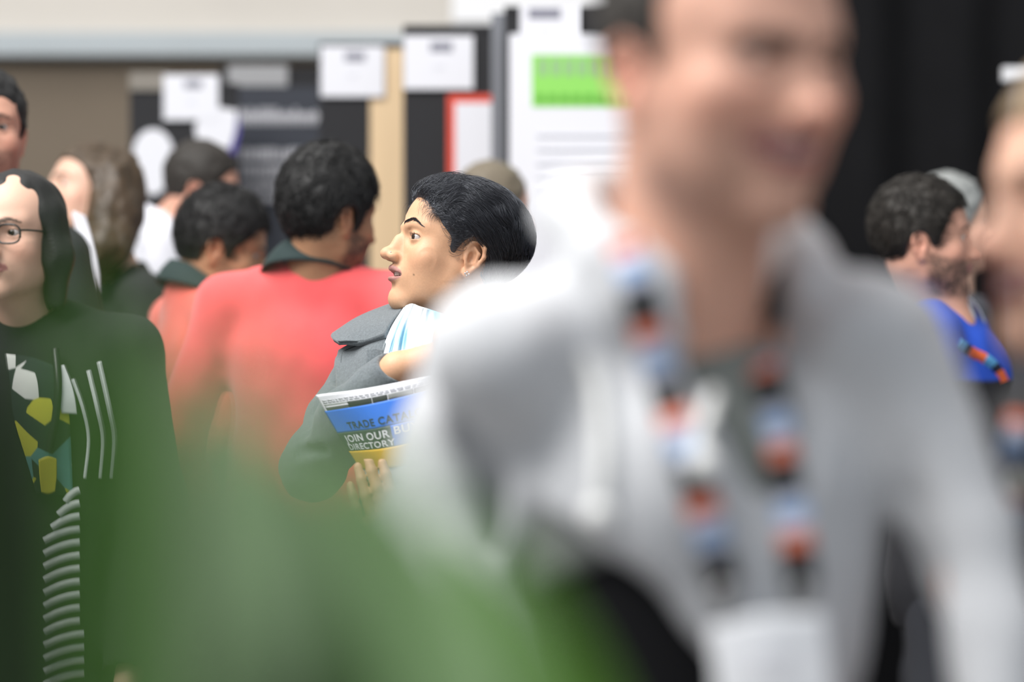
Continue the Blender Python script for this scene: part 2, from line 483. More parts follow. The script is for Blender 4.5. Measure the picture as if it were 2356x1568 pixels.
def teeth(M, n=8, smile=0.0, z=MZ + 0.0015):
    s_parts = []
    for k in range(n):
        a = (k - (n - 1) / 2) / (n / 2)
        x = 0.0205 * a * (1 + 0.15 * smile); y = 0.0905 - 0.014 * a * a; w = 0.0026 * (1.25 - 0.45 * abs(a)); h = 0.0050 * (1.1 - 0.3 * abs(a))
        nu = 10; th = np.linspace(0, math.pi, 7); ph = np.linspace(0, 2 * math.pi, nu, endpoint=False)
        sg = lambda v, e: np.sign(v) * np.abs(v) ** e
        P = np.stack([w * sg(np.sin(th)[:, None] * np.cos(ph), 0.5), 0.0024 * sg(np.sin(th)[:, None] * np.sin(ph), 0.7), h * sg(np.cos(th)[:, None] * np.ones(nu), 0.6)], -1).reshape(-1, 3)
        P = P + np.array([x, y, z + 0.002 * a * a * smile])
        i = np.arange(7 * nu).reshape(7, nu); nx = np.roll(i, -1, 1)
        s_parts.append((to_world(M, P), np.stack([i[:-1], i[1:], nx[1:], nx[:-1]], -1).reshape(-1, 4)))
    return join(s_parts)


def flow_hair(M, n, steps, step, centre, radii, region, flow, lift=0.004, rad=0.00022, clump=0.35, seed=1, jitter=0.25, ends=None, avoid=None):
    """strands combed over a skull-shaped ellipsoid along a flow field (head frame)"""
    g = np.random.default_rng(seed); c = np.array(centre); r = np.array(radii)
    d = g.normal(size=(n * 6, 3)); d /= np.linalg.norm(d, axis=1, keepdims=True); P = c + d * r
    P = P[region(P)][:n]; n = len(P)
    h = lift * g.random(n) ** 1.0
    path = []; amp = g.normal(size=(n, 3)) * jitter; ln = 0.7 + 0.3 * g.random(n)
    for k in range(steps):
        t = k / (steps - 1)
        path.append(P + 0)
        v = flow(P, t) + amp + 0.9 * clump * np.stack([vnoise(P * 55 + 3), vnoise(P * 55 + 11), vnoise(P * 55 + 19)], 1)
        nrm = (P - c) / r ** 2; nrm /= np.linalg.norm(nrm, axis=1, keepdims=True)
        v -= (v * nrm).sum(1, keepdims=True) * nrm; v /= np.maximum(np.linalg.norm(v, axis=1, keepdims=True), 1e-6)
        P = P + v * (step * ln)[:, None]
        q = (P - c) / r; L = np.linalg.norm(q, axis=1, keepdims=True)
        tgt = 1 + (h * np.sin(min(1, 0.25 + t) * math.pi * 0.75) / r.mean())[:, None]
        P = c + q / L * r * np.where(L > tgt, tgt * 0.7 + L * 0.3, tgt)
        if ends is not None: P = ends(P, t)
    S = np.stack(path, 1)
    if avoid is not None:
        S = S[~avoid(S.reshape(-1, 3)).reshape(S.shape[:2]).any(1)]; n = len(S)
    R = rad * (0.7 + 0.6 * g.random(n))[:, None] * np.linspace(1, 0.35, steps)[None]
    n_, m_, _ = S.shape
    V, F = tubes(to_world(M, S.reshape(-1, 3)).reshape(n_, m_, 3), R)
    return V, F


def local_cut(s, M, fn):
    """keep only where fn(x, y, z) < 0 in the frame M"""
    Mi = np.array(M.inverted(), np.float32); X, Y, Z = s.ax[0][:, None, None], s.ax[1][None, :, None], s.ax[2][None, None, :]
    x, y, z = (Mi[i, 0] * X + Mi[i, 1] * Y + Mi[i, 2] * Z + Mi[i, 3] for i in range(3))
    s.F = np.maximum(s.F, fn(x, y, z).astype(np.float32))


def brow_strands(M, V, path, n, width, length, rad=0.00018, seed=3, lie=0.9, sides=(-1, 1)):
    """short hairs along a path of (x, z) points laid on the face mesh V, both sides"""
    g = np.random.default_rng(seed); L = to_local(M, V); L = L[L[:, 1] > 0.03]
    out = []
    for q in sides:
        C2 = catmull([(q * x, z, w) for x, z, w in path], 60); dr = np.gradient(C2[:, :2], axis=0)
        t = g.integers(0, 60, n); o = g.normal(size=n) * 0.45
        d = dr[t] / np.linalg.norm(dr[t], axis=1, keepdims=True)
        up = np.stack([-d[:, 1], d[:, 0]], 1) * np.where((-d[:, 1:2] * 0 + d[:, 0:1]) * 1 > 0, 1, -1)
        b = C2[t, :2] + up * (o * C2[t, 2] * width)[:, None]
        dd = d * lie + up * (0.45 - 0.35 * o[:, None]) * (1 - C2[t, 2:3] * 0); dd /= np.linalg.norm(dd, axis=1, keepdims=True)
        S = []
        for k in range(4):
            xz = b + dd * (length * (0.6 + 0.6 * C2[t, 2]) * k / 3)[:, None]
            near = np.argmin(((L[None, :, 0] - xz[:, :1]) ** 2 + (L[None, :, 2] - xz[:, 1:2]) ** 2), 1)
            S.append(np.stack([xz[:, 0], L[near, 1] + 0.0004 + 0.0003 * k, xz[:, 1]], 1))
        out.append(np.stack(S, 1))
    S = np.concatenate(out); n_, m_, _ = S.shape
    return tubes(to_world(M, S.reshape(-1, 3)).reshape(n_, m_, 3), rad * np.linspace(1, 0.4, 4)[None].repeat(n_, 0))


def lashes(M, n=70, rad=0.00013, length=0.0058, seed=5, lower=True):
    g = np.random.default_rng(seed); out = []
    for q in (-1, 1):
        for up in ((1, 0) if lower else (1,)):
            t = g.random(n if up else n // 2) * 2 - 1
            a = 0.38 + t * 1.0                        # angle outwards round the ball
            el = (0.26 * np.sqrt(np.clip(1 - t * t, 0, 1)) + 0.03) * (1 if up else -1)
            r0 = 0.0143
            dirv = np.stack([q * np.sin(a) * np.cos(el), np.cos(a) * np.cos(el), np.sin(el)], 1)
            b = np.array([q * 0.0312, EYE_Y, 0.0]) + dirv * r0
            ln = length * (0.6 + 0.4 * g.random(len(t))) * (1 if up else 0.45) * (0.75 + 0.35 * t)
            S = [b + dirv * (ln * k / 3)[:, None] + np.array([0, 0, 1.0]) * ((ln * (k / 3) ** 2 * 0.6) * (1 if up else -1))[:, None] for k in range(4)]
            out.append(np.stack(S, 1))
    S = np.concatenate(out); n_, m_, _ = S.shape
    return tubes(to_world(M, S.reshape(-1, 3)).reshape(n_, m_, 3), rad * np.linspace(1, 0.3, 4)[None].repeat(n_, 0))
# ------------------------------------------------------------------ the woman in focus: head
WH = frame_of(at(1049, 571, 4.0), yaw=107, pitch=12, roll=0, scale=1.0)
_hz = np.array([-0.060, -0.034, -0.026, -0.015, 0.008, 0.027, 0.042, 0.060, 0.072, 0.090])
_hy = np.array([-0.036, 0.008, 0.026, 0.033, 0.034, 0.054, 0.064, 0.077, 0.090, 0.120])


def woman_hairline(x, y, z):
    """negative where hair grows"""
    a = y - np.interp(z, _hz, _hy)
    ear = np.sqrt(((y + 0.012) / 0.024) ** 2 + ((z + 0.026) / 0.036) ** 2)
    ear = (1 - ear) * 0.02
    nape = (-0.075 - z)
    return np.maximum(np.maximum(a, np.where(np.abs(x) > 0.045, ear, -1)), nape)


def build_woman_head(root):
    c = np.array(WH.translation)
    s = Solid(c - [0.15, 0.13, 0.235], c + [0.13, 0.13, 0.14], 0.0015)
    head_solid(s, WH, jaw=0.95, nose=1.0, gape=1.0, fem=1.0, neck=0.046, neck_to=(0, -0.045, -0.19), hook=1.0, crown=0.079)
    V, Q = s.mesh(2)
    col = head_colors(WH, V, (206, 160, 126), lips=(0.40, 0.19, 0.165), flush=0.22, gape=1.0)
    p = to_local(WH, V)
    mole = np.exp(-(((p[:, 0] + 0.047) / 0.0012) ** 2 + ((p[:, 2] + 0.062) / 0.0012) ** 2)) * (p[:, 1] > 0.02)
    col = col * (1 - 0.75 * np.clip(mole * 1.5, 0, 1)[:, None])
    return V, Q, col


def build_woman_hair(root, faceV):
    c = np.array(WH.translation); ctr, rad = (0, -0.012, 0.030), (0.083, 0.111, 0.088)
    s = Solid(c - [0.16, 0.16, 0.13], c + [0.18, 0.16, 0.16], 0.003); s.frame(WH)
    s.ell(ctr, np.array(rad) - 0.001)
    local_cut(s, WH, lambda x, y, z: woman_hairline(x, y, z) + 0.005)
    V, Q = s.mesh(2)
    M_ = mat('hair_black', (34, 32, 34), rough=0.40, spec=1.0)
    hair = link('hair', make_mesh('hair', V, Q), M_, root)
    def region(P): return woman_hairline(P[:, 0], P[:, 1], P[:, 2]) < 0.001
    def flow(P, t):
        f = np.clip((P[:, 1] - 0.025) / 0.045, 0, 1); side = np.clip((0.075 - P[:, 2]) / 0.07, 0, 1)
        sx = np.tanh(P[:, 0] * 60)
        low = np.clip(-(P[:, 1] + 0.02) / 0.05, 0, 1)
        v = np.stack([sx * 0.55 * (1 - side) * (1 - f), -1 + 0.45 * low, -0.25 - 0.75 * side * (1 - f) - 0.5 * low + 0.55 * f * (1 - t)], 1)
        return v
    def over_ear(P): return (np.abs(P[:, 0]) > 0.04) & (np.sqrt(((P[:, 1] + 0.012) / 0.021) ** 2 + ((P[:, 2] + 0.026) / 0.033) ** 2) < 1)
    parts = [flow_hair(WH, 9500, 11, 0.0075, ctr, rad, region, flow, lift=0.008, rad=0.00034, clump=0.75, seed=2, jitter=0.14, avoid=over_ear)]
    # the fuller hair brushed up from the forehead
    parts.append(flow_hair(WH, 2200, 9, 0.0065, ctr, rad, lambda P: region(P) & (P[:, 1] > 0.040) & (P[:, 2] > 0.035),
                           lambda P, t: np.stack([-0.2 + 0 * P[:, 0], -0.75 + 0 * P[:, 1], 0.9 - 1.3 * t + 0 * P[:, 2]], 1), lift=0.014, rad=0.00030, clump=0.9, seed=12, jitter=0.25))
    # curled locks at the temple
    parts.append(flow_hair(WH, 1300, 9, 0.0048, ctr, rad, lambda P: region(P) & (P[:, 1] > 0.012) & (P[:, 2] < 0.06) & (P[:, 2] > -0.03),
                           lambda P, t: np.stack([0 * P[:, 0], -np.cos(3.0 * t + 40 * P[:, 2]) - 0.5, np.sin(3.0 * t + 40 * P[:, 2]) - 0.35], 1), lift=0.007, rad=0.00026, clump=0.8, seed=14, jitter=0.2, avoid=over_ear))
    # fine edge hairs along the hairline and a few loose ones
    parts.append(flow_hair(WH, 1400, 7, 0.0036, ctr, np.array(rad) - 0.005, lambda P: np.abs(woman_hairline(P[:, 0], P[:, 1], P[:, 2]) - 0.002) < 0.005,
                           lambda P, t: np.stack([0 * t * P[:, 0], -1 + 0 * P[:, 0], 0.3 - t + 0 * P[:, 0]], 1), lift=0.004, rad=0.00016, clump=1.2, seed=7, jitter=0.5, avoid=over_ear))
    parts.append(flow_hair(WH, 110, 10, 0.0055, ctr, np.array(rad) + 0.002, lambda P: region(P) & (P[:, 2] > 0.03), flow, lift=0.012, rad=0.00010, clump=0.5, seed=9, jitter=0.4))
    V, Q = join(parts)
    link('strands', make_mesh('strands', V, Q), M_, hair)['kind'] = 'stuff'
    b = M_.node_tree.nodes['Principled BSDF']; b.inputs['Coat Weight'].default_value = 0.35; b.inputs['Coat Roughness'].default_value = 0.3; b.inputs['Coat Tint'].default_value = (0.9, 0.94, 1.0, 1); b.inputs['Specular Tint'].default_value = (0.82, 0.88, 1.0, 1)
    for q in (-1, 1):
        V, Q = brow_strands(WH, faceV, [(0.0115, 0.0195, 0.8), (0.020, 0.0235, 1.0), (0.031, 0.0270, 0.85), (0.042, 0.0240, 0.5), (0.051, 0.0180, 0.15)], 380, 0.0036, 0.0055, sides=(q,))
        link('eyebrow', make_mesh('eyebrow', V, Q), M_, root)
    V, Q = lashes(WH)
    link('eyelashes', make_mesh('eyelashes', V, Q), M_, root)['kind'] = 'stuff'
# ------------------------------------------------------------------ people: bodies and clothes
SKIN_KW = dict(rough=0.55, attr=True, vary=0.05, scale=300, bump=0.04, bscale=900, sss=0.12)
EYE = mat('eyeball', (255, 255, 255), rough=0.1, attr=True)
TOOTH = mat('tooth', (232, 226, 216), rough=0.3)


def torso(s, ez, w=1.0, dep=1.0, neck=0.062, long=0.62, shoulder=0.165, lean=0.0, neck_at=(0, -0.03)):
    """a garment's trunk in the body frame; ez is eye height"""
    nx, ny = neck_at
    for q in (-1, 1):
        s.cap((nx, ny, ez - 0.195), (q * shoulder * 0.92 * w, -0.012, ez - 0.245), 0.052, 0.052, 0.05)
    s.ell((0, 0.005, ez - 0.36), (0.170 * w, 0.122 * dep, 0.165), 0.05)
    s.ell((0, 0.008 + lean * 0.3, ez - 0.56), (0.160 * w, 0.118 * dep, 0.20), 0.06)
    s.ell((0, -0.005 + lean * 0.4, ez - 0.56 - long * 0.30), (0.170 * w, 0.128 * dep, 0.20), 0.06)


def default_arms(ez, shoulder=0.165, out=0.0, fwd=0.06):
    A = []
    for q in (-1, 1):
        A.append([(q * shoulder, -0.012, ez - 0.250), (q * (shoulder + 0.055 + out), -0.02, ez - 0.53), (q * (shoulder + 0.03 + out), 0.03 + fwd, ez - 0.83)])
    return A


def garment(B, ez, voxel, w=1.0, dep=1.0, shoulder=0.165, arms=None, sleeve=(0.060, 0.054, 0.044), ripple=0.006, neck_r=0.058, neck_M=None, seed=1,
            lo=(-0.42, -0.32, -1.0), hi=(0.42, 0.42, -0.10), long=0.62, neck_at=(0, -0.03), extra=None, hem=None, freq=14):
    """jacket, shirt or jumper: trunk + two sleeves in the body frame B (origin on the floor under the neck)"""
    c = np.array([to_world(B, [(x, y, ez + z)])[0] for x in (lo[0], hi[0]) for y in (lo[1], hi[1]) for z in (lo[2], hi[2])])
    s = Solid(c.min(0), c.max(0), voxel); s.frame(B)
    torso(s, ez, w, dep, long=long, shoulder=shoulder, neck_at=neck_at)
    for a in (arms or default_arms(ez, shoulder)):
        s.chain(a, np.interp(np.linspace(0, 1, len(a)), [0, 0.5, 1], sleeve), 0.03)
    if extra: extra(s)
    if ripple:
        s.ripple(ripple, freq, (1.0, 1.0, 0.45), seed); s.ripple(ripple * 0.5, freq * 2.3, (1.0, 1.0, 0.6), seed + 3)
    s.frame(B)
    s.cap((neck_at[0], neck_at[1] + 0.012, ez - 0.235), (neck_at[0], neck_at[1] + 0.03, ez - 0.05), neck_r, neck_r * 1.1, 0.012, 'sub')
    for a in (arms or default_arms(ez, shoulder)):      # open cuffs
        d = np.array(a[-1]) - np.array(a[-2]); d /= np.linalg.norm(d); e = np.array(a[-1])
        s.cap(tuple(e + d * 0.030), tuple(e + d * 0.10), sleeve[2] * 1.25, None, 0.004, 'sub')
    s.frame(B); s.plane((0, 0, hem or ez - 0.86), (0, 0, -1), 0.01)
    return s.mesh(1)


def hand(s, M, curl=0.5, side=1, spread=0.10, thumb=0.5):
    """a hand with five fingers: frame M at the wrist, Y along the fingers, Z out of the back of the hand, X towards the thumb for side=1"""
    s.frame(M)
    s.cap((0, -0.05, 0), (0, 0.005, 0), 0.026, 0.026, 0.01)
    for i in range(4):
        x = side * (0.030 - 0.020 * i)
        s.cap((x * 0.55, 0.008, 0.0), (x, 0.082 - 0.004 * abs(i - 1.2), 0.0), 0.015, 0.0105, 0.014)
        L = (0.040, 0.045, 0.042, 0.033)[i]; p = np.array([x, 0.084 - 0.004 * abs(i - 1.2), 0.001]); a = 0.0; rr = (0.0092, 0.0095, 0.0090, 0.0080)[i]
        side_a = side * spread * (1.2 - 0.8 * i)
        for j, f in enumerate((1.0, 0.62, 0.52)):
            a += curl * (0.9, 1.1, 0.7)[j]
            q = p + L * f * np.array([math.sin(side_a) * math.cos(a), math.cos(side_a) * math.cos(a), -math.sin(a)])
            s.cap(tuple(p), tuple(q), rr * (1 - 0.08 * j), rr * (0.92 - 0.08 * j), 0.004); p = q
    t0 = (side * 0.022, 0.018, -0.004); t1 = (side * (0.046 - 0.01 * thumb), 0.050, -0.010 - 0.015 * thumb); t2 = (side * (0.050 - 0.022 * thumb), 0.080, -0.014 - 0.022 * thumb); t3 = (side * (0.046 - 0.030 * thumb), 0.103, -0.016 - 0.026 * thumb)
    s.chain([t0, t1, t2, t3], [0.0150, 0.0125, 0.0108, 0.0085], 0.006)


def hand_mesh(M, voxel=0.0035, **kw):
    c = np.array(M.translation); s = Solid(c - 0.17, c + 0.17, voxel); hand(s, M, **kw)
    return s.mesh(1)


def look(loc, fwd, up):
    """frame with Y along fwd and Z near up"""
    y = Vector(fwd).normalized(); x = y.cross(Vector(up)).normalized(); z = x.cross(y)
    return Matrix(((x.x, y.x, z.x, loc[0]), (x.y, y.y, z.y, loc[1]), (x.z, y.z, z.z, loc[2]), (0, 0, 0, 1)))


def legs(root, B, ez, m_trousers, m_shoe, w=1.0, top=None, stance=0.10):
    hip = top or (ez - 0.70)
    c = np.array([to_world(B, [(x, y, z)])[0] for x in (-0.34, 0.34) for y in (-0.28, 0.34) for z in (0.0, hip + 0.14)])
    s = Solid(c.min(0) - 0.02, c.max(0) + 0.02, 0.013); s.frame(B)
    s.ell((0, -0.01, hip), (0.130 * w, 0.095, 0.12))
    for q in (-1, 1):
        s.chain([(q * 0.085, 0, hip - 0.04), (q * stance, 0.01, hip * 0.53), (q * stance * 1.05, -0.01, 0.06)], [0.080 * w, 0.064, 0.055], 0.03)
    s.ripple(0.006, 12, (1, 1, 0.6), 5)
    s.frame(B); s.plane((0, 0, 0.045), (0, 0, -1))
    V, Q = s.mesh(1); link('trousers', make_mesh('trousers', V, Q), m_trousers, root)
    for q in (-1, 1):
        p = to_world(B, [(q * stance * 1.05, 0.05, 0.04)])[0]
        s = Solid(p - 0.2, p + 0.2, 0.011); s.frame(B)
        s.ell((q * stance * 1.05, 0.075, 0.040), (0.046, 0.125, 0.042)); s.ell((q * stance * 1.05, -0.01, 0.055), (0.042, 0.065, 0.06), 0.03)
        s.plane((0, 0, 0.002), (0, 0, -1))
        V, Q = s.mesh(1); link('shoe', make_mesh('shoe', V, Q), m_shoe, root)


def hairline(front=0.075, z_front=0.060, side=0.034, low=-0.03, nape=-0.070, recede=0.0):
    zz = np.array([-0.090, low - 0.012, low, 0.005, 0.025, 0.045, z_front, z_front + 0.012 + recede])
    yy = np.array([-0.050, -0.045, side - 0.010, side, side + 0.018 - recede * 0.6, side + 0.028 - recede, front - recede * 0.7, 0.13])

    def f(x, y, z):
        a = y - np.interp(z, zz, yy)
        ear = (1 - np.sqrt(((y + 0.012) / 0.024) ** 2 + ((z + 0.026) / 0.036) ** 2)) * 0.02
        return np.maximum(np.maximum(a, np.where(np.abs(x) > 0.045, ear, -1)), nape - z)
    return f


def short_hair(M, line, thick=0.010, top=0.006, ripple=0.006, voxel=0.004, extra=None, freq=60):
    c = np.array(M.translation); s = Solid(c - 0.19, c + 0.19, voxel); s.frame(M)
    s.ell((0, -0.008, 0.032), (0.0745 + thick, 0.092 + thick, 0.086 + thick * 0.7 + top))
    if extra: extra(s)
    s.frame(M); s.ripple(ripple, freq, (1, 1, 1), 2); s.ripple(ripple * 0.6, freq * 2.2, (1, 1, 1), 6)
    local_cut(s, M, line)
    return s.mesh(1)


def ring_collar(B, ez, m, root, name='collar', r=0.066, top=-0.165, drop=0.055, flare=0.030, gap=0.5, thick=0.005, neck_at=(0, -0.02), tilt=0.035, n=40):
    """a turned collar round the neck, open at the front"""
    a = np.linspace(gap, 2 * math.pi - gap, 9)
    rows = []
    for k, (rr, z) in enumerate(((r + 0.004, top - 0.012), (r, top), (r + flare * 0.6, top - drop * 0.45), (r + flare, top - drop))):
        rows.append([tuple(to_world(B, [(neck_at[0] + rr * 1.05 * math.sin(t), neck_at[1] + 0.012 + rr * math.cos(t), ez + z - tilt * math.cos(t))])[0]) for t in a])
    V, F, _, _ = sheet(rows, n, 12, thick)
    return link(name, make_mesh(name, V, F), m, root)


def stitch(parts, arms):
    """join head and hands into one continuous body with arms that run inside the sleeves; arms: (part index, points from neck to wrist, radii)"""
    V, F, C = [np.asarray(x) for x in join(parts)]
    offs = np.cumsum([0] + [len(p[0]) for p in parts])
    V, F, C = [V], [F], [C]; n = offs[-1]
    for k, pts, rs in arms:
        q_ = np.asarray(pts, float); P = np.stack([np.interp(np.linspace(0, len(q_) - 1, 16), np.arange(len(q_)), q_[:, c]) for c in range(3)], 1)[None]; R = np.interp(np.linspace(0, 1, 16), np.linspace(0, 1, len(rs)), rs)[None]
        v, f = tubes(P, R, 8); V.append(v); F.append(f + n); C.append(np.tile(parts[k][2].mean(0), (len(v), 1)))
        for ring, part in ((n, 0), (n + 15 * 8, k)):
            pv = parts[part][0]; j = int(np.argmin(((pv - v[ring - n]) ** 2).sum(1)))
            fq = parts[part][1]; face = fq[np.where((fq == j).any(1))[0][0]] + offs[part]; a = int(np.where(face == j + offs[part])[0][0])
            F.append(np.array([[ring, ring + 1, face[(a + 1) % 4], face[a]]]))
        n += len(v)
    return np.concatenate(V), np.concatenate(F), np.concatenate(C)


def person_head(root, M, voxel, skin, hair, hair_mat, brow=(0.02, 0.015, 0.01), beard=None, lips=(0.35, 0.14, 0.13), flush=0.5, smile=0.0, gape=0.0, eyes=True, hands=(), hand_kw=None, arms=(), skin_name=None, tooth=False, gaze=(0, 0), brow_drop=0.0, brow_w=1.0, **kw):
    c = np.array(M.translation)
    s = Solid(c - [0.16, 0.16, 0.27], c + [0.16, 0.16, 0.15], voxel)
    head_solid(s, M, smile=smile, gape=gape, eyes=True, **kw)
    V, Q = s.mesh(1)
    parts = [(V, Q, head_colors(M, V, skin, lips=lips, flush=flush, smile=smile, beard=beard, brow=brow, gape=gape, brow_drop=brow_drop, brow_w=brow_w))]
    for i, h in enumerate(hands):
        v, q = hand_mesh(h, **((hand_kw or [{}] * 9)[i])); parts.append((v, q, np.tile(np.array(lin(skin)), (len(v), 1))))
    V, Q, C = stitch(parts, [(i + 1, a, (0.018, 0.026, 0.026, 0.024, 0.022)) for i, a in enumerate(arms)])
    link('body', make_mesh('body', V, Q, True, C), mat('skin', (255, 255, 255), **SKIN_KW), root)
    if eyes:
        for q in (-1, 1):
            v, f, cc = eyeball(M, q, gaze); link('eye', make_mesh('eye', v, f, True, cc), EYE, root)
    if tooth:
        v, f = teeth(M, smile=smile); link('teeth', make_mesh('teeth', v, f), TOOTH, root)
    if hair is not None:
        link('hair', make_mesh('hair', *hair), hair_mat, root)


def glasses(M, m, root, r=(0.022, 0.017), y=0.101):
    P = []
    for q in (-1, 1):
        t = np.linspace(0, 2 * math.pi, 25)
        sg = lambda v: np.sign(v) * np.abs(v) ** 0.7
        P.append(np.stack([q * 0.033 + r[0] * sg(np.cos(t)), y - 0.20 * np.abs(np.abs(q * 0.033 + r[0] * np.cos(t)) - 0.03), -0.003 + r[1] * sg(np.sin(t))], 1))
    for q in (-1, 1):
        P.append(catmull([(q * 0.054, y - 0.006, 0.004), (q * 0.068, y - 0.03, 0.004), (q * 0.074, 0.02, 0.002), (q * 0.073, -0.012, -0.008)], 25))
    P.append(catmull([(-0.011, y - 0.003, 0.002), (0, y + 0.001, 0.005), (0.011, y - 0.003, 0.002)], 25))
    S = np.stack(P); n, k, _ = S.shape
    V, F = tubes(to_world(M, S.reshape(-1, 3)).reshape(n, k, 3), np.full((n, k), 0.0020), 6)
    return link('glasses', make_mesh('glasses', V, F), m, root)


def ribbon(pts, width, normal_to, thick=0.0015, n=80, cols=None, period=None, phase=0.0):
    """a flat strap along world points, facing normal_to; colour bands by length"""
    P = catmull(pts, n); T = np.gradient(P, axis=0); T /= np.linalg.norm(T, axis=1, keepdims=True)
    D = np.array(normal_to) - P; D /= np.linalg.norm(D, axis=1, keepdims=True)
    A = np.cross(T, D); A /= np.linalg.norm(A, axis=1, keepdims=True); N = np.cross(A, T)
    V = []
    for a, b in ((-1, 1), (1, 1), (1, -1), (-1, -1)):
        V.append(P + A * (a * width / 2) + N * (b * thick / 2))
    V = np.stack(V, 1); id_ = np.arange(n * 4).reshape(n, 4); nx = np.roll(id_, -1, 1)
    F = np.stack([id_[:-1], nx[:-1], nx[1:], id_[1:]], -1).reshape(-1, 4)
    F = np.concatenate([F, [[0, 3, 2, 1]], [[id_[-1, 0], id_[-1, 1], id_[-1, 2], id_[-1, 3]]]])
    col = None
    if cols is not None:
        L = np.concatenate([[0], np.cumsum(np.linalg.norm(np.diff(P, axis=0), axis=1))]) / period % 1.0 if not phase else (np.concatenate([[0], np.cumsum(np.linalg.norm(np.diff(P, axis=0), axis=1))]) / period + phase) % 1.0
        edges = np.cumsum([c[0] for c in cols]); k = np.searchsorted(edges, L).clip(0, len(cols) - 1)
        col = np.array([lin(c[1]) for c in cols])[k]; col = np.repeat(col, 4, 0)
    return V.reshape(-1, 3), F, col


def on_surface(bvh, px, py, lift=0.006):
    """the point of a built surface that lies at this pixel, lifted off it"""
    o = Vector((0, 0, CAM_H)); d = (at(px, py, 1.0) - o).normalized()
    h, nrm, _, _ = bvh.ray_cast(o, d)
    return None if h is None else np.array(h - d * lift)


def bvh_of(V, Q):
    from mathutils.bvhtree import BVHTree
    return BVHTree.FromPolygons([tuple(v) for v in V], [tuple(int(i) for i in q) for q in Q])
# ------------------------------------------------------------------ the hall
def box_obj(name, c, h, m, parent=None, bev=0.0, rotz=0.0):
    me = rbox((0, 0, 0), h, None, bev); me.name = name
    o = link(name, me, m); o.location = c; o.rotation_euler = (0, 0, rotz)
    if parent is not None:
        o.parent = parent; bpy.context.view_layer.update(); o.matrix_parent_inverse = parent.matrix_world.inverted()
    return o


CONC = mat('concrete_pale', (206, 200, 192), rough=0.9, vary=0.06, scale=1.2)
BEAMM = mat('painted_beam', (176, 183, 187), rough=0.8, vary=0.04, scale=2)
BROWN = mat('brown_wall', (118, 106, 92), rough=0.9, vary=0.05, scale=3)
FLOORM = mat('floor_grey', (120, 120, 120), rough=0.6, vary=0.1, scale=3)
BLACKC = mat('black_curtain', (20, 20, 22), rough=0.98, spec=0.2, vary=0.10, scale=8)
PANELM = mat('panel_black', (34, 34, 37), rough=0.85, vary=0.10, scale=60)
WHITEC = mat('card_white', (220, 220, 226), rough=0.8)
GREYINK = mat('grey_ink', (128, 128, 140), rough=0.8)
PALEINK = mat('pale_grey_ink', (209, 210, 217), rough=0.8)
STEEL = mat('steel_grey', (120, 122, 128), rough=0.45, metal=0.3)

tag(box_obj('floor', (0, 6, -0.05), (9, 9, 0.05), FLOORM), kind='structure')
tag(box_obj('wall_back', (0, 10.72, 1.33), (9, 0.1, 1.33), BROWN), kind='structure')
tag(box_obj('wall_upper', (0, 11.05, 4.80), (9, 0.48, 2.032), CONC), kind='structure')
tag(box_obj('trim_1', (0, 11.0, 2.712), (9, 0.50, 0.052), BEAMM, bev=0.01), kind='structure')

# the black drape on the right: one cloth hung in shallow folds
def curtain(name, x0, x1, y, z0, z1, m):
    n = int((x1 - x0) / 0.02); x = np.linspace(x0, x1, n); yy = y + 0.035 * np.sin(x * 21) + 0.02 * np.sin(x * 9 + 1)
    z = np.linspace(z0, z1, 8)
    G = np.stack([np.repeat(x[:, None], 8, 1), np.repeat(yy[:, None], 8, 1), np.repeat(z[None], n, 0)], -1)
    i = np.arange(n * 8).reshape(n, 8)
    F = np.stack([i[:-1, :-1], i[1:, :-1], i[1:, 1:], i[:-1, 1:]], -1).reshape(-1, 4)
    V = np.concatenate([G.reshape(-1, 3), G.reshape(-1, 3) + [0, 0.01, 0]]); F = np.concatenate([F, F[:, ::-1] + n * 8])
    return link(name, make_mesh(name, V, F), m)


D0 = 7.6
tag(curtain('curtain', at(1560, 0, D0).x, at(3300, 0, D0).x, D0, 0.0, 4.2, BLACKC), 'black drape hanging behind the bearded man', 'curtain')


# ------------------------------------------------------------------ display boards, cards and posters
def px_box(px0, py0, px1, py1, d, t):
    a, b = at(px0, py0, d), at(px1, py1, d)
    return ((a.x + b.x) / 2, d, (a.z + b.z) / 2), (abs(b.x - a.x) / 2, t / 2, abs(a.z - b.z) / 2)


def board(px0, px1, py_top, d, label, m=None, post=False):
    a, b = at(px0, py_top, d), at(px1, py_top, d)
    root = thing('display_board', label, 'display board', ((a.x + b.x) / 2, d, 0), 'row of display boards')
    box_obj('panel', ((a.x + b.x) / 2, d, (a.z + 0.12) / 2), ((b.x - a.x) / 2, 0.018, (a.z - 0.12) / 2), m or PANELM, root, 0.003)
    for x in (a.x + 0.02, b.x - 0.02):
        box_obj('foot', (x, d, 0.06), (0.02, 0.06, 0.06), STEEL, root, 0.004)
    box_obj('top_rail', ((a.x + b.x) / 2, d, a.z + 0.008), ((b.x - a.x) / 2, 0.022, 0.008), MATS['panel_black'], root, 0.002)
    return root


def card(name, px0, py0, px1, py1, d, label, cat, group=None, m=None, marks=(), t=0.004):
    """a flat card or poster with printed marks: (x0, y0, x1, y1, material) as fractions of its face"""
    c, h = px_box(px0, py0, px1, py1, d, t)
    root = thing(name, label, cat, (c[0], c[1], c[2] - h[2]), group)
    box_obj('sheet', c, h, m or WHITEC, root, 0.001)
    for k, (x0, y0, x1, y1, mm) in enumerate(marks):
        cc = (c[0] + h[0] * (x0 + x1 - 1), d - t / 2 - 0.0006 - 0.0002 * k, c[2] - h[2] * (y0 + y1 - 1))
        o = box_obj('print', cc, (h[0] * (x1 - x0), 0.0006, h[2] * (y1 - y0)), mm, root)
    return root


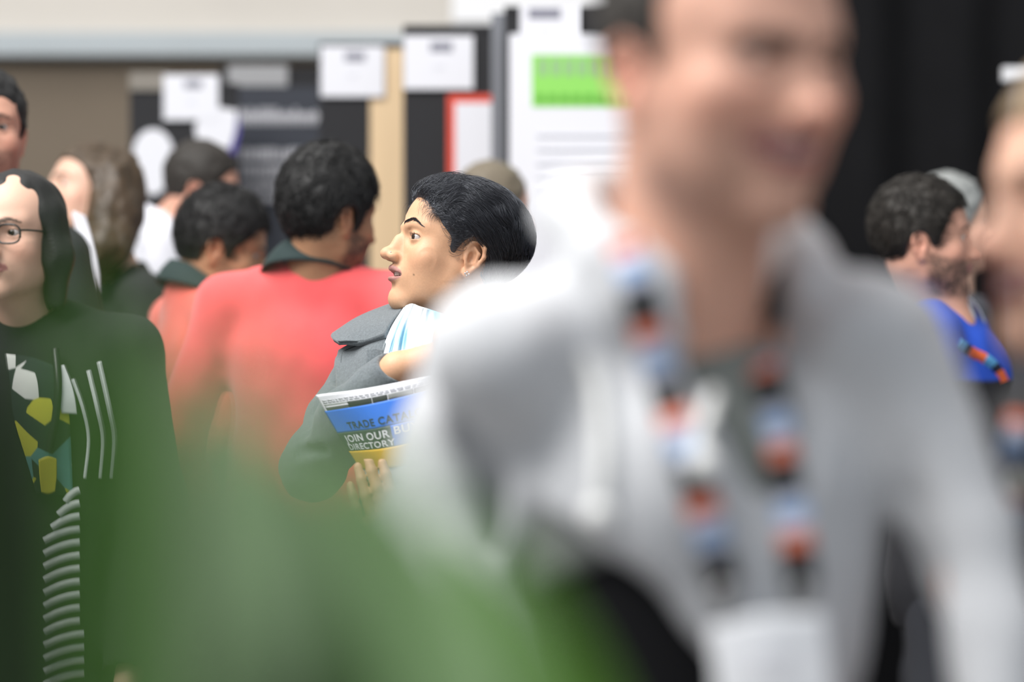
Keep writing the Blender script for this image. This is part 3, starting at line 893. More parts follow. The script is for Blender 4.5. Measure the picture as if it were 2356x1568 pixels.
WOOD = mat('pale_wood', (214, 186, 148), rough=0.6, vary=0.05, scale=6, stretch=(4, 4, 0.3))
NAVY = mat('poster_navy', (44, 48, 58), rough=0.7)
PURPLE = mat('card_purple', (80, 70, 150), rough=0.7)
SILVERINK = mat('silver_ink', (176, 176, 182), rough=0.7)
GREEN = mat('poster_green', (136, 205, 92), rough=0.7)
GREENINK = mat('poster_green_ink', (96, 168, 58), rough=0.7)
GREYGREEN = mat('grey_green_ink', (140, 176, 128), rough=0.7)
REDM = mat('poster_red', (214, 74, 54), rough=0.7)
STONE = mat('warm_grey_card', (128, 122, 114), rough=0.8)

board(300, 548, 205, 7.60, 'black display board farthest back, behind the man in the white shirt')
board(505, 860, 168, 7.90, 'black display board carrying the navy poster')
board(735, 850, 112, 7.40, 'black display board hung with a white card, beside the pale wooden board')
board(852, 938, 112, 7.40, 'pale wooden board standing between two black boards', WOOD)
board(928, 1150, 72, 7.10, 'black display board with the red-bordered poster')
board(1160, 1700, 30, 6.60, 'tall black display board behind the smiling man, covered by a white poster')
_mk = [(0.38, 0.12, 0.70, 0.30, GREYINK), (0.42, 0.55, 0.58, 0.62, PALEINK)]
G_ = 'white cards along the tops of the boards'
card('sign_card', 376, 172, 503, 276, 7.57, 'small white card on the farthest black board', 'sign', G_, marks=_mk)
card('sign_card', 738, 106, 884, 222, 7.37, 'white card hung beside the top of the pale wooden board', 'sign', G_, marks=_mk)
card('sign_card', 929, 82, 1089, 205, 7.07, 'white card above the red-bordered poster', 'sign', G_, marks=_mk)
card('sign_card', 1196, 12, 1338, 100, 6.56, 'white card at the top edge of the big white poster', 'sign', G_, marks=[(0.14, 0.08, 0.66, 0.36, GREYINK), (0.3, 0.6, 0.5, 0.7, PALEINK)])
card('header_strip', 524, 150, 662, 198, 7.87, 'grey header strip above the navy poster', 'sign', m=mat('strip_grey', (150, 150, 152), rough=0.7))
card('header_strip', 298, 166, 384, 208, 7.575, 'warm grey strip on the edge of the farthest board', 'sign', m=STONE)
# the navy poster: a script heading and three lines of small print, too blurred to read
mk = []
rnd = random.Random(5)
for i in range(17):
    x = 0.05 + i * 0.054; hgt = rnd.choice((0.07, 0.09, 0.12))
    mk.append((x, 0.155 - hgt / 2 + 0.02, x + 0.032, 0.165 + 0.04, SILVERINK))
mk.append((0.05, 0.15, 0.95, 0.175, SILVERINK))
for r, (y0, y1, x1) in enumerate(((0.335, 0.405, 0.92), (0.43, 0.49, 0.86), (0.515, 0.565, 0.82), (0.585, 0.63, 0.74))):
    for i in range(14):
        x = 0.06 + (x1 - 0.06) * i / 14
        mk.append((x, y0 + 0.01 * rnd.random(), x + (x1 - 0.06) / 14 * rnd.uniform(0.6, 0.9), y1, SILVERINK))
card('poster', 540, 200, 752, 620, 7.87, 'navy poster with silver script heading and lines of print', 'poster', m=NAVY, marks=mk)
card('poster', 1030, 218, 1152, 520, 7.07, 'white poster with a red border', 'poster', m=REDM, marks=[(0.14, 0.06, 0.99, 0.93, WHITEC)])
mk = [(0.10, 0.075, 0.62, 0.262, GREEN)]
for i in range(8):
    mk.append((0.13 + i * 0.058, 0.088, 0.13 + i * 0.058 + 0.038, 0.150, GREYGREEN))
for i in range(9):
    mk.append((0.12 + i * 0.053, 0.215, 0.12 + i * 0.053 + 0.036, 0.245, GREENINK))
for r in range(5):
    mk.append((0.12, 0.36 + r * 0.05, 0.9 - 0.07 * (r % 3), 0.366 + r * 0.05, PALEINK))
card('poster', 1172, 78, 1690, 720, 6.55, 'large white poster with a bright green text block', 'poster', marks=mk)
c, h = px_box(1128, 22, 1166, 60, 6.85, 0.03)
tag(box_obj('board_post', (c[0], 6.80, 1.17), (0.020, 0.020, 1.17), STEEL, bev=0.004), 'grey metal post between the red-bordered and the white poster', 'post')
card('banner', 1040, -260, 1446, 52, 10.55, 'plain white banner high on the wall above the boards', 'banner', m=mat('banner_white', (240, 240, 242), rough=0.8), t=0.01)
# pale pieces among the crowd by the far boards
def blob_card(name, pts, d, label, cat, m, t=0.006):
    P = [at(x, y, d) for x, y in pts]; n = len(P)
    V = [tuple(p) for p in P] + [(p.x, p.y + t, p.z) for p in P]
    F = [list(range(n - 1, -1, -1)), list(range(n, 2 * n))] + [[i, (i + 1) % n, n + (i + 1) % n, n + i] for i in range(n)]
    return tag(link(name, make_mesh(name, V, F, False), m), label, cat)


blob_card('leaflet', [(448, 292), (462, 262), (500, 246), (545, 254), (541, 300), (528, 342), (490, 334), (452, 318)], 7.57, 'small white leaflet stuck on the board above the man in white', 'leaflet', WHITEC)
blob_card('leaflet', [(524, 346), (534, 300), (548, 262), (552, 300), (540, 356)], 7.575, 'purple leaflet peeking out beside the small white leaflet', 'leaflet', PURPLE)
t = np.linspace(0, 2 * math.pi, 24, endpoint=False)
blob_card('notice', [(352 + 46 * math.sin(a), 352 - (56 if math.cos(a) > 0 else 96) * math.cos(a)) for a in t], 7.572, 'rounded white notice beside the brown-haired woman', 'notice', WHITEC)
# roll-up banner at the right edge
rb = thing('rollup_banner', 'dark grey roll-up banner with a white top bar at the edge', 'banner', at(2400, 0, 6.95) * 1.0)
rb.location.z = 0; bpy.context.view_layer.update()
c, h = px_box(2322, 190, 2520, 784, 6.95, 0.01)
box_obj('screen', (c[0], 6.95, (at(0, 170, 6.95).z + 0.08) / 2), (h[0], 0.004, (at(0, 170, 6.95).z - 0.08) / 2), mat('banner_grey', (66, 66, 72), rough=0.6), rb)
c, h = px_box(2306, 154, 2530, 188, 6.94, 0.03); box_obj('top_bar', c, h, mat('bar_white', (225, 225, 228), rough=0.4), rb, 0.004)
box_obj('base', (c[0], 6.95, 0.05), (h[0], 0.12, 0.05), STEEL, rb, 0.01)
# ------------------------------------------------------------------ the woman in focus
def build_woman():
    ez = WH.translation.z
    nb = at(1018, 742, 4.03)                         # base of the neck
    B = frame_of((nb.x, nb.y, 0), yaw=152)
    root = thing('person', 'woman in a grey wool coat and pale blue scarf looking aside, holding a catalogue', 'person', (nb.x, nb.y, 0))
    V, Q, col = build_woman_head(root)
    parts = [(V, Q, col)]
    skin = np.array(lin((206, 160, 126)))
    # forearm and hand of the crossing arm, and the hand under the catalogue
    f0, f1, f2 = np.array(at(856, 900, 3.812)), np.array(at(912, 846, 3.79)), np.array(at(1092, 802, 3.80))
    s = Solid(np.minimum(f0, f2) - 0.09, np.maximum(f0, f2) + 0.20, 0.0028)
    s.cap(tuple(f0), tuple(f1), 0.024, 0.024, 0.01); s.cap(tuple(f1), tuple(f2), 0.024, 0.028, 0.01)
    hand(s, look(f2, np.array(at(1230, 862, 3.86)) - f2, (0.1, -1, 0.35)), curl=0.32, side=-1)
    v, q = s.mesh(1); parts.append((v, q, np.tile(skin * 1.05, (len(v), 1))))
    wl = at(912, 1312, 3.665)
    HM = look(wl, (-0.30, 0.03, 0.95), (0, -1, 0))
    v, q = hand_mesh(HM, voxel=0.0028, curl=0.12, side=1, spread=-0.02, thumb=0.2); parts.append((v, q, np.tile(skin * 1.05, (len(v), 1))))
    Vb, Qb, Cb = stitch(parts, [(1, [to_world(B, [(0, -0.02, ez - 0.205)])[0], np.array(at(838, 868, 4.06)), np.array(at(722, 1075, 3.90)), f0], (0.034, 0.034, 0.024, 0.024)), (2, [to_world(B, [(0, -0.02, ez - 0.205)])[0], np.array(at(1180, 880, 3.95)), np.array(at(1215, 1170, 3.93)), np.array(wl)], (0.034, 0.034, 0.028, 0.022))])
    link('body', make_mesh('body', Vb, Qb, True, Cb), mat('skin', (255, 255, 255), **SKIN_KW), root)
    for q in (-1, 1):
        v, f, c = eyeball(WH, q, (6, -2)); link('eye', make_mesh('eye', v, f, True, c), EYE, root)
    v, f = teeth(WH); link('teeth', make_mesh('teeth', v, f), TOOTH, root)
    build_woman_hair(root, V)
    silver = mat('stud_silver', (225, 225, 230), rough=0.2, metal=1.0)
    for name, off in (('ear_stud', [(-0.0755, -0.010, -0.0435), (-0.0755, -0.0065, -0.0405), (-0.0755, -0.0065, -0.0465), (-0.0755, -0.0035, -0.0435)]), ('nose_stud', [(-0.0150, 0.1105, -0.0315)])):
        ps = []
        for p in off:
            p = to_world(WH, [p])[0]; s = Solid(p - 0.004, p + 0.004, 0.0005); s.ell(p, 0.0017 if name == 'ear_stud' else 0.0013); ps.append(s.mesh(0))
        link(name, make_mesh(name, *join(ps)), silver, root)

    wool = mat('grey_wool', (94, 101, 105), rough=0.95, vary=0.30, scale=330, bump=0.4, bscale=800, sheen=0.25)
    wool_edge = mat('wool_seam', (48, 53, 56), rough=0.95)
    # coat: trunk, sleeves
    sr, el, wr = np.array(at(838, 868, 4.06)), np.array(at(722, 1075, 3.90)), np.array(at(893, 858, 3.795))
    lo = np.array(at(600, 1250, 3.70)); lo[1] = 3.61
    hi = np.array(at(1260, 680, 4.2)); hi[1] = 4.24
    lo[2] = 0.80
    s = Solid(lo, hi, 0.0042); s.frame(B)
    torso(s, ez + 0.005, 0.90, 0.92, shoulder=0.150, neck_at=(0, -0.02))
    s.frame(Matrix())
    s.chain([sr, np.array(at(792, 960, 4.00)), el], [0.058, 0.053, 0.050], 0.03)
    s.chain([el, np.array(at(800, 962, 3.83)), wr], [0.050, 0.043, 0.034], 0.018)
    sl, el2, wl2 = np.array(at(1180, 880, 3.95)), np.array(at(1215, 1170, 3.93)), np.array(at(950, 1385, 3.69))
    s.chain([sl, el2], [0.058, 0.050], 0.03); s.chain([el2, wl2], [0.050, 0.038], 0.018)
    # sleeve creases at the bent elbow and the shoulder
    for a, b, r in ((at(735, 905, 3.93), at(792, 918, 3.92), 0.006), (at(722, 935, 3.90), at(775, 962, 3.88), 0.007), (at(700, 985, 3.855), at(765, 1000, 3.84), 0.004),
                    (at(768, 845, 4.0), at(786, 900, 3.98), 0.006), (at(690, 1040, 3.85), at(745, 1032, 3.825), 0.004)):
        s.cap(a, b, r, r * 0.5, 0.020, 'sub')
    s.ripple(0.005, 22, (1, 1, 1), 3); s.ripple(0.002, 55, (1, 1, 1), 8)
    s.frame(B); s.cap((0, -0.01, ez - 0.235), (0, 0.02, ez - 0.05), 0.060, 0.066, 0.012, 'sub')
    # the open front, where scarf and chest show
    s.frame(Matrix())
    for a, b, r in ((at(975, 700, 3.93), at(965, 930, 3.86), 0.058),):
        s.cap(a, b, r * 0.75, r * 0.85, 0.012, 'sub')
    d = (wr - el) / np.linalg.norm(wr - el)
    s.cap(tuple(wr + d * 0.042), tuple(wr + d * 0.09), 0.040, None, 0.003, 'sub')
    V, Q = s.mesh(1); coat = link('coat', make_mesh('coat', V, Q), wool, root)
    # collar: falls from the neck to a point over the shoulder
    rows = [[at(948, 692, 4.02), at(925, 716, 3.955), at(903, 742, 3.915), at(885, 772, 3.885)],
            [at(926, 695, 4.025), at(893, 722, 3.965), at(868, 752, 3.92), at(852, 784, 3.895)],
            [at(880, 710, 4.045), at(850, 731, 3.985), at(832, 760, 3.935), at(826, 790, 3.905)],
            [at(822, 735, 4.04), at(803, 749, 3.99), at(796, 770, 3.945), at(800, 788, 3.915)],
            [at(768, 770, 4.02), at(765, 775, 3.99), at(766, 781, 3.965), at(778, 788, 3.935)]]
    rows = [[np.array(p) for p in r] for r in rows]
    V, F, G, N = sheet(rows, 36, 44, 0.009)
    link('collar', make_mesh('collar', V, F), wool, coat)
    e = G[2:, -3, :]; edge = np.concatenate([G[0:1, 6:-3, :][0], G[0:-3, -3, :]])
    edge = edge + N[0, 6:-3].mean(0) * 0
    def seam(name, P, r=0.0015, off=0.0065, parent=coat):
        P = np.asarray(P); D = np.array([0, 0, CAM_H]) - P; D /= np.linalg.norm(D, axis=1, keepdims=True); P = P + D * off
        V, F = tubes(P[None], np.full((1, len(P)), r), 6); return link(name, make_mesh(name, V, F), wool_edge, parent)
    seam('collar_stitching', np.concatenate([G[4, 10:-4], G[5:-3, -4], G[-3, -5:16:-1]]))
    # front panel: lapel falling from collar to the crossed arm
    rows = [[at(887, 760, 3.915), at(889, 800, 3.885), at(886, 850, 3.860), at(884, 905, 3.85)],
            [at(850, 776, 3.925), at(850, 810, 3.890), at(846, 850, 3.868), at(842, 905, 3.856)],
            [at(815, 790, 3.950), at(812, 822, 3.920), at(808, 860, 3.900), at(806, 905, 3.880)],
            [at(782, 808, 3.975), at(777, 832, 3.950), at(777, 866, 3.930), at(780, 905, 3.91)]]
    rows = [[np.array(p) for p in r] for r in rows]
    V, F, G, N = sheet(rows, 36, 36, 0.008)
    V[:, 1] += 0.014 * vnoise(V * np.array([30, 10, 9]) + 4)
    link('lapel', make_mesh('lapel', V, F), wool, coat)
    seam('lapel_stitching', np.concatenate([G[3, 8:-3], G[4:, -4]]))
    rows = [[np.array(at(846, 806, 3.858)), np.array(at(846, 822, 3.852)), np.array(at(845, 840, 3.848))],
            [np.array(at(863, 804, 3.854)), np.array(at(864, 822, 3.848)), np.array(at(863, 842, 3.844))],
            [np.array(at(880, 808, 3.856)), np.array(at(882, 823, 3.850)), np.array(at(879, 843, 3.846))]]
    V, F, G, N = sheet(rows, 14, 14, 0.010); V[:, 1] -= 0.006; link('button_tab', make_mesh('button_tab', V, F), wool, coat)
    # scarf: gathered at the throat, spreading in folds
    sc = mat('scarf_blue', (225, 238, 244), rough=0.85)
    nt = sc.node_tree; b = nt.nodes['Principled BSDF']
    tc = nt.nodes.new('ShaderNodeTexCoord'); mp = nt.nodes.new('ShaderNodeMapping'); mp.inputs['Scale'].default_value = (24, 8, 6); mp.inputs['Rotation'].default_value = (0, 0.35, 0)
    no = nt.nodes.new('ShaderNodeTexNoise'); no.inputs['Scale'].default_value = 1.0; no.inputs['Detail'].default_value = 3
    cr = nt.nodes.new('ShaderNodeValToRGB'); cr.color_ramp.elements[0].position = 0.30; cr.color_ramp.elements[0].color = lin((120, 190, 222)) + (1,)
    cr.color_ramp.elements[1].position = 0.50; cr.color_ramp.elements[1].color = lin((232, 240, 244)) + (1,)
    nt.links.new(tc.outputs['Object'], mp.inputs[0]); nt.links.new(mp.outputs[0], no.inputs['Vector']); nt.links.new(no.outputs['Fac'], cr.inputs[0]); nt.links.new(cr.outputs[0], b.inputs['Base Color'])
    top = [(932, 706, 3.955), (948, 700, 3.93), (965, 706, 3.925), (985, 712, 3.93), (1015, 722, 3.94), (1045, 730, 3.97)]
    mid = [(899, 760, 3.90), (922, 765, 3.87), (945, 770, 3.862), (975, 775, 3.858), (1010, 780, 3.865), (1060, 785, 3.91)]
    bot = [(874, 835, 3.868), (905, 850, 3.842), (940, 855, 3.835), (975, 860, 3.832), (1015, 862, 3.84), (1070, 860, 3.88)]
    low = [(872, 905, 3.86), (905, 915, 3.85), (940, 920, 3.845), (975, 925, 3.842), (1015, 925, 3.85), (1070, 925, 3.89)]
    V, F, G, N = sheet([[np.array(at(*p)) for p in r] for r in (top, mid, bot, low)], 120, 60, 0.004)
    u = np.tile(np.repeat(np.linspace(0, 1, 120), 60), 2)
    V[:, 1] += 0.006 * (np.sin(u * 37 + 3 * np.sin(u * 7)) + 0.7 * np.sin(u * 83 + 5 * np.sin(u * 5))) * (0.4 + 0.6 * np.tile(np.linspace(0.2, 1, 60), 240))
    link('scarf', make_mesh('scarf', V, F), sc, root)
    legs(root, B, ez, mat('jeans_dark', (48, 52, 62), rough=0.9), mat('shoe_black', (30, 30, 30), rough=0.5), 0.92)
    return root


# ------------------------------------------------------------------ her catalogue: a curved sheaf with printed bands
def build_catalogue():
    R = [[(726, 908, 3.79), (780, 901, 3.745), (845, 892, 3.715), (915, 879, 3.705), (990, 862, 3.72), (1070, 842, 3.76)],
         [(748, 945, 3.78), (795, 938, 3.74), (852, 929, 3.71), (920, 914, 3.70), (990, 895, 3.715), (1072, 873, 3.755)],
         [(778, 995, 3.77), (820, 990, 3.735), (868, 984, 3.705), (930, 970, 3.695), (995, 953, 3.71), (1075, 932, 3.75)],
         [(804, 1036, 3.765), (838, 1034, 3.73), (880, 1030, 3.705), (938, 1018, 3.695), (1000, 1002, 3.71), (1078, 982, 3.75)],
         [(826, 1070, 3.76), (856, 1070, 3.73), (892, 1067, 3.705), (945, 1058, 3.695), (1004, 1043, 3.71), (1080, 1024, 3.75)],
         [(850, 1108, 3.76), (876, 1110, 3.73), (908, 1108, 3.705), (955, 1100, 3.695), (1010, 1086, 3.71), (1083, 1068, 3.75)]]
    nu, nv = 60, 61
    rows = [catmull([np.array(at(*p)) for p in r], nu) for r in R]
    G = np.stack([catmull(np.stack([r[i] for r in rows]), nv) for i in range(nu)], 0)
    du, dv = np.gradient(G, axis=0), np.gradient(G, axis=1); N = np.cross(du, dv); N /= np.linalg.norm(N, axis=2, keepdims=True)
    if N[nu // 2, nv // 2, 1] > 0: N = -N

    def surf(u, v, off=0.0):
        """u 0..1 across, v 0..5 down in bands"""
        x = np.clip(np.asarray(u) * (nu - 1), 0, nu - 1.001); y = np.clip(np.asarray(v) / 5 * (nv - 1), 0, nv - 1.001)
        i, j = x.astype(int), y.astype(int); f, g = (x - i)[..., None], (y - j)[..., None]
        L = lambda A: (A[i, j] * (1 - f) + A[i + 1, j] * f) * (1 - g) + (A[i, j + 1] * (1 - f) + A[i + 1, j + 1] * f) * g
        return L(G) + L(N) * off
    root = thing('catalogue', 'folded trade catalogue with blue, dark and yellow bands held by the woman', 'catalogue', tuple(surf(np.array(0.5), np.array(5.0))))

    def band(name, u0, u1, v0, v1, off, m, nuu=40, nvv=8, t=0.0012, parent=root):
        U, Vv = np.meshgrid(np.linspace(u0, u1, nuu), np.linspace(v0, v1, nvv), indexing='ij')
        A = surf(U, Vv, off); Bk = surf(U, Vv, off - t); n = nuu * nvv
        V = np.concatenate([A.reshape(-1, 3), Bk.reshape(-1, 3)]); i = np.arange(n).reshape(nuu, nvv)
        q = np.stack([i[:-1, :-1], i[:-1, 1:], i[1:, 1:], i[1:, :-1]], -1).reshape(-1, 4)
        loop = np.concatenate([i[:, 0], i[-1, 1:], i[-2::-1, -1], i[0, -2:0:-1]]); nx = np.roll(loop, -1)
        F = np.concatenate([q, q[:, ::-1] + n, np.stack([loop, nx, nx + n, loop + n], -1)])
        return link(name, make_mesh(name, V, F), m, parent)
    paper = mat('paper_white', (226, 226, 232), rough=0.8)
    for k in range(4):      # the pages behind the cover, slipping past each other
        band('page', 0.004 + 0.006 * k, 0.99, 0.0 - 0.0 + 0.05 * k, 4.95, -0.0025 - 0.0028 * k, paper, t=0.0020)
    band('cover', 0, 1, 0, 5, 0.0, paper, 60, 30, 0.0022)
    ink = mat('ink_black', (38, 40, 42), rough=0.7); gin = mat('ink_grey', (120, 122, 122), rough=0.7); lg = mat('ink_pale', (190, 190, 196), rough=0.7)
    blue = mat('cover_blue', (44, 112, 214), rough=0.55); dark = mat('cover_dark', (52, 66, 62), rough=0.55); yel = mat('cover_yellow', (222, 176, 40), rough=0.55)
    band('blue_band', 0, 1, 1.0, 2.0, 0.0012, blue, 50, 14)
    band('dark_band', 0, 0.50, 2.0, 3.0, 0.0012, dark, 40, 14)
    band('blue_panel', 0.50, 1, 2.0, 3.0, 0.0012, blue, 40, 14)
    band('yellow_band', 0, 1, 3.0, 4.2, 0.0012, yel, 50, 10)
    g = random.Random(2)
    u = 0.03
    for w_, m_ in ((0.20, gin), (0.18, ink), (0.10, ink), (0.16, gin), (0.20, ink)):   # strip of small photographs
        band('photo', u, u + w_, 0.66, 0.97, 0.0012, m_, 10, 4, 0.0010); u += w_ + 0.006
    band('photo_edge', 0.03, 0.24, 0.76, 0.86, 0.0018, lg, 10, 3, 0.0008)
    for r in range(2):      # fine print above it
        u = 0.03
        while u < 0.9:
            w_ = g.uniform(0.012, 0.04); band('small_print', u, u + w_, 0.38 + 0.12 * r, 0.43 + 0.12 * r, 0.0010, lg, 3, 2, 0.0006); u += w_ + 0.010

    def words(txt, u0, v0, size, m, name, slant=0.0):
        cu = bpy.data.curves.new('t', 'FONT'); cu.body = txt; cu.size = 1.0; cu.space_character = 1.12; cu.offset = 0.022
        o = bpy.data.objects.new('t', cu); COL.objects.link(o); bpy.context.view_layer.update()
        me = o.evaluated_get(bpy.context.evaluated_depsgraph_get()).to_mesh()
        P = np.array([v.co[:2] for v in me.vertices]); F = [list(p.vertices) for p in me.polygons]
        o.evaluated_get(bpy.context.evaluated_depsgraph_get()).to_mesh_clear(); bpy.data.objects.remove(o)
        W = np.linalg.norm(surf(np.array(0.6), np.array(2.0)) - surf(np.array(0.2), np.array(2.0))) / 0.4
        H = np.linalg.norm(surf(np.array(0.4), np.array(1.2)) - surf(np.array(0.4), np.array(2.2)))
        V = surf(u0 + P[:, 0] * size / W, v0 - P[:, 1] * size / H + slant * P[:, 0] * size, 0.0018)
        me2 = bpy.data.meshes.new(name); me2.from_pydata([tuple(v) for v in V], [], F); me2.update()
        return link(name, me2, m, root)
    words('TRADE CATALOGUE', 0.150, 1.88, 0.0158, mat('ink_navy', (24, 44, 66), rough=0.6), 'lettering')
    words('JOIN OUR', 0.055, 2.49, 0.0188, WHITEC, 'lettering'); words("BUYERS'", 0.515, 2.42, 0.0188, WHITEC, 'lettering')
    words('DIRECTORY', 0.040, 2.92, 0.0172, WHITEC, 'lettering')
    return root
# ------------------------------------------------------------------ the other people
TR_DARK = mat('trousers_dark', (40, 42, 48), rough=0.9); TR_BLUE = mat('jeans_blue', (58, 70, 92), rough=0.9, vary=0.1); SHOE = mat('shoe_dark', (34, 32, 32), rough=0.5)
H_BLACK = mat('hair_near_black', (25, 24, 24), rough=0.65, vary=0.25, scale=220, bump=0.4, bscale=260)
H_DARK = mat('hair_dark_brown', (40, 35, 30), rough=0.65, vary=0.3, scale=200, bump=0.4, bscale=260)
H_BROWN = mat('hair_brown', (66, 51, 34), rough=0.5, vary=0.35, scale=60, bump=0.4, bscale=160)
H_LIGHT = mat('hair_light_brown', (128, 108, 82), rough=0.55, vary=0.25, scale=120, bump=0.4, bscale=200)
H_GREY = mat('hair_grey', (146, 148, 146), rough=0.6, vary=0.2, scale=150)
GREYBROWN = mat('hair_grey_brown', (112, 102, 86), rough=0.6, vary=0.2, scale=150)
MALE = hairline()
LAN = [(0.40, (26, 26, 28)), (0.20, (200, 98, 64)), (0.12, (200, 200, 210)), (0.16, (112, 148, 192)), (0.12, (180, 186, 204))]
LANM = mat('lanyard_print', (255, 255, 255), rough=0.6, attr=True)


def simple_person(label, hd, yaw, body_px, body_yaw, skin, hair, hair_m, cloth, trousers=TR_DARK, scale=1.0, pitch=0, roll=0, voxel=0.0035, w=1.0, collar=None,
                  clothname='shirt', gv=0.009, arms_out=0.0, seed=1, head_kw=None, extra=None, shoulder=0.165, ripple=0.006, neck_r=0.058, arms=None, drop=0.0, collar_kw=None):
    """hd = (px, py, distance) of the head, body_px = (px, distance) of the neck base"""
    M = frame_of(at(*hd), yaw, pitch, roll, scale); ez = M.translation.z - drop
    b = at(body_px[0], 784, body_px[1]); B = frame_of((b.x, b.y, 0), body_yaw)
    root = thing('person', label, 'person', (b.x, b.y, 0))
    kw = dict(head_kw or {})
    nl = to_local(M, np.array([to_world(B, [(0, -0.02, ez - 0.235)])[0]]))[0]
    kw.setdefault('neck_to', tuple(nl)); kw.setdefault('neck', 0.056)
    A = arms or default_arms(ez, shoulder * w, arms_out)
    hands, hkw = [], []
    for i, a in enumerate(A):
        p = to_world(B, [a[-1]])[0]; d = p - to_world(B, [a[-2]])[0]
        hands.append(look(p + d / np.linalg.norm(d) * 0.045, d, to_world(B, [(-1 if i == 0 else 1, 0, 0)])[0] - to_world(B, [(0, 0, 0)])[0])); hkw.append(dict(voxel=0.005, curl=0.35, side=1 if i == 0 else -1))
    nk = to_world(B, [(0, -0.02, ez - 0.215)])[0]
    nk = to_world(B, [(0, -0.03, ez - 0.235)])[0]
    arm_lines = [[nk] + [to_world(B, [q])[0] for q in a] for a in A]
    person_head(root, M, voxel, skin, hair(M) if callable(hair) else hair, hair_m, hands=hands, hand_kw=hkw, arms=arm_lines, **kw)
    V, Q = garment(B, ez, gv, w=w, shoulder=shoulder * w, arms=A, ripple=ripple, seed=seed, extra=extra, neck_r=neck_r)
    g = link(clothname, make_mesh(clothname, V, Q), cloth, root)
    if collar is not None: ring_collar(B, ez, collar, g, neck_at=(0, -0.025), **(collar_kw or {}))
    legs(root, B, ez, trousers, SHOE, w)
    return root, M, B, ez, V, Q


SK_TAN, SK_PALE, SK_PINK = (178, 132, 100), (214, 172, 150), (208, 156, 134)
RED = mat('polo_red', (232, 82, 84), rough=0.85, vary=0.05, scale=20, sheen=0.3); CORAL = mat('polo_coral', (236, 104, 90), rough=0.85, vary=0.05, scale=20, sheen=0.3)
TEAL = mat('collar_dark_green', (34, 50, 50), rough=0.85)


def crop_strands(built, line, radii, m, n=2600, lift=0.007):
    """short combed strands over a built person's hair"""
    root, M = built[0], built[1]; hair = [c for c in root.children if c.name.startswith('hair')][0]
    def flow(P, t):
        f = np.clip((P[:, 1] - 0.01) / 0.06, 0, 1)
        return np.stack([np.tanh(P[:, 0] * 50) * 0.4 * (1 - f), np.where(P[:, 1] > 0, 0.4, -0.5), -0.6 + 0.5 * f], 1)
    V, Q = flow_hair(M, n, 6, 0.006, (0, -0.008, 0.032), radii, lambda P: line(P[:, 0], P[:, 1], P[:, 2]) < 0, flow, lift=lift, rad=0.0007, clump=0.9, seed=21, jitter=0.4)
    link('strands', make_mesh('strands', V, Q), m, hair)['kind'] = 'stuff'


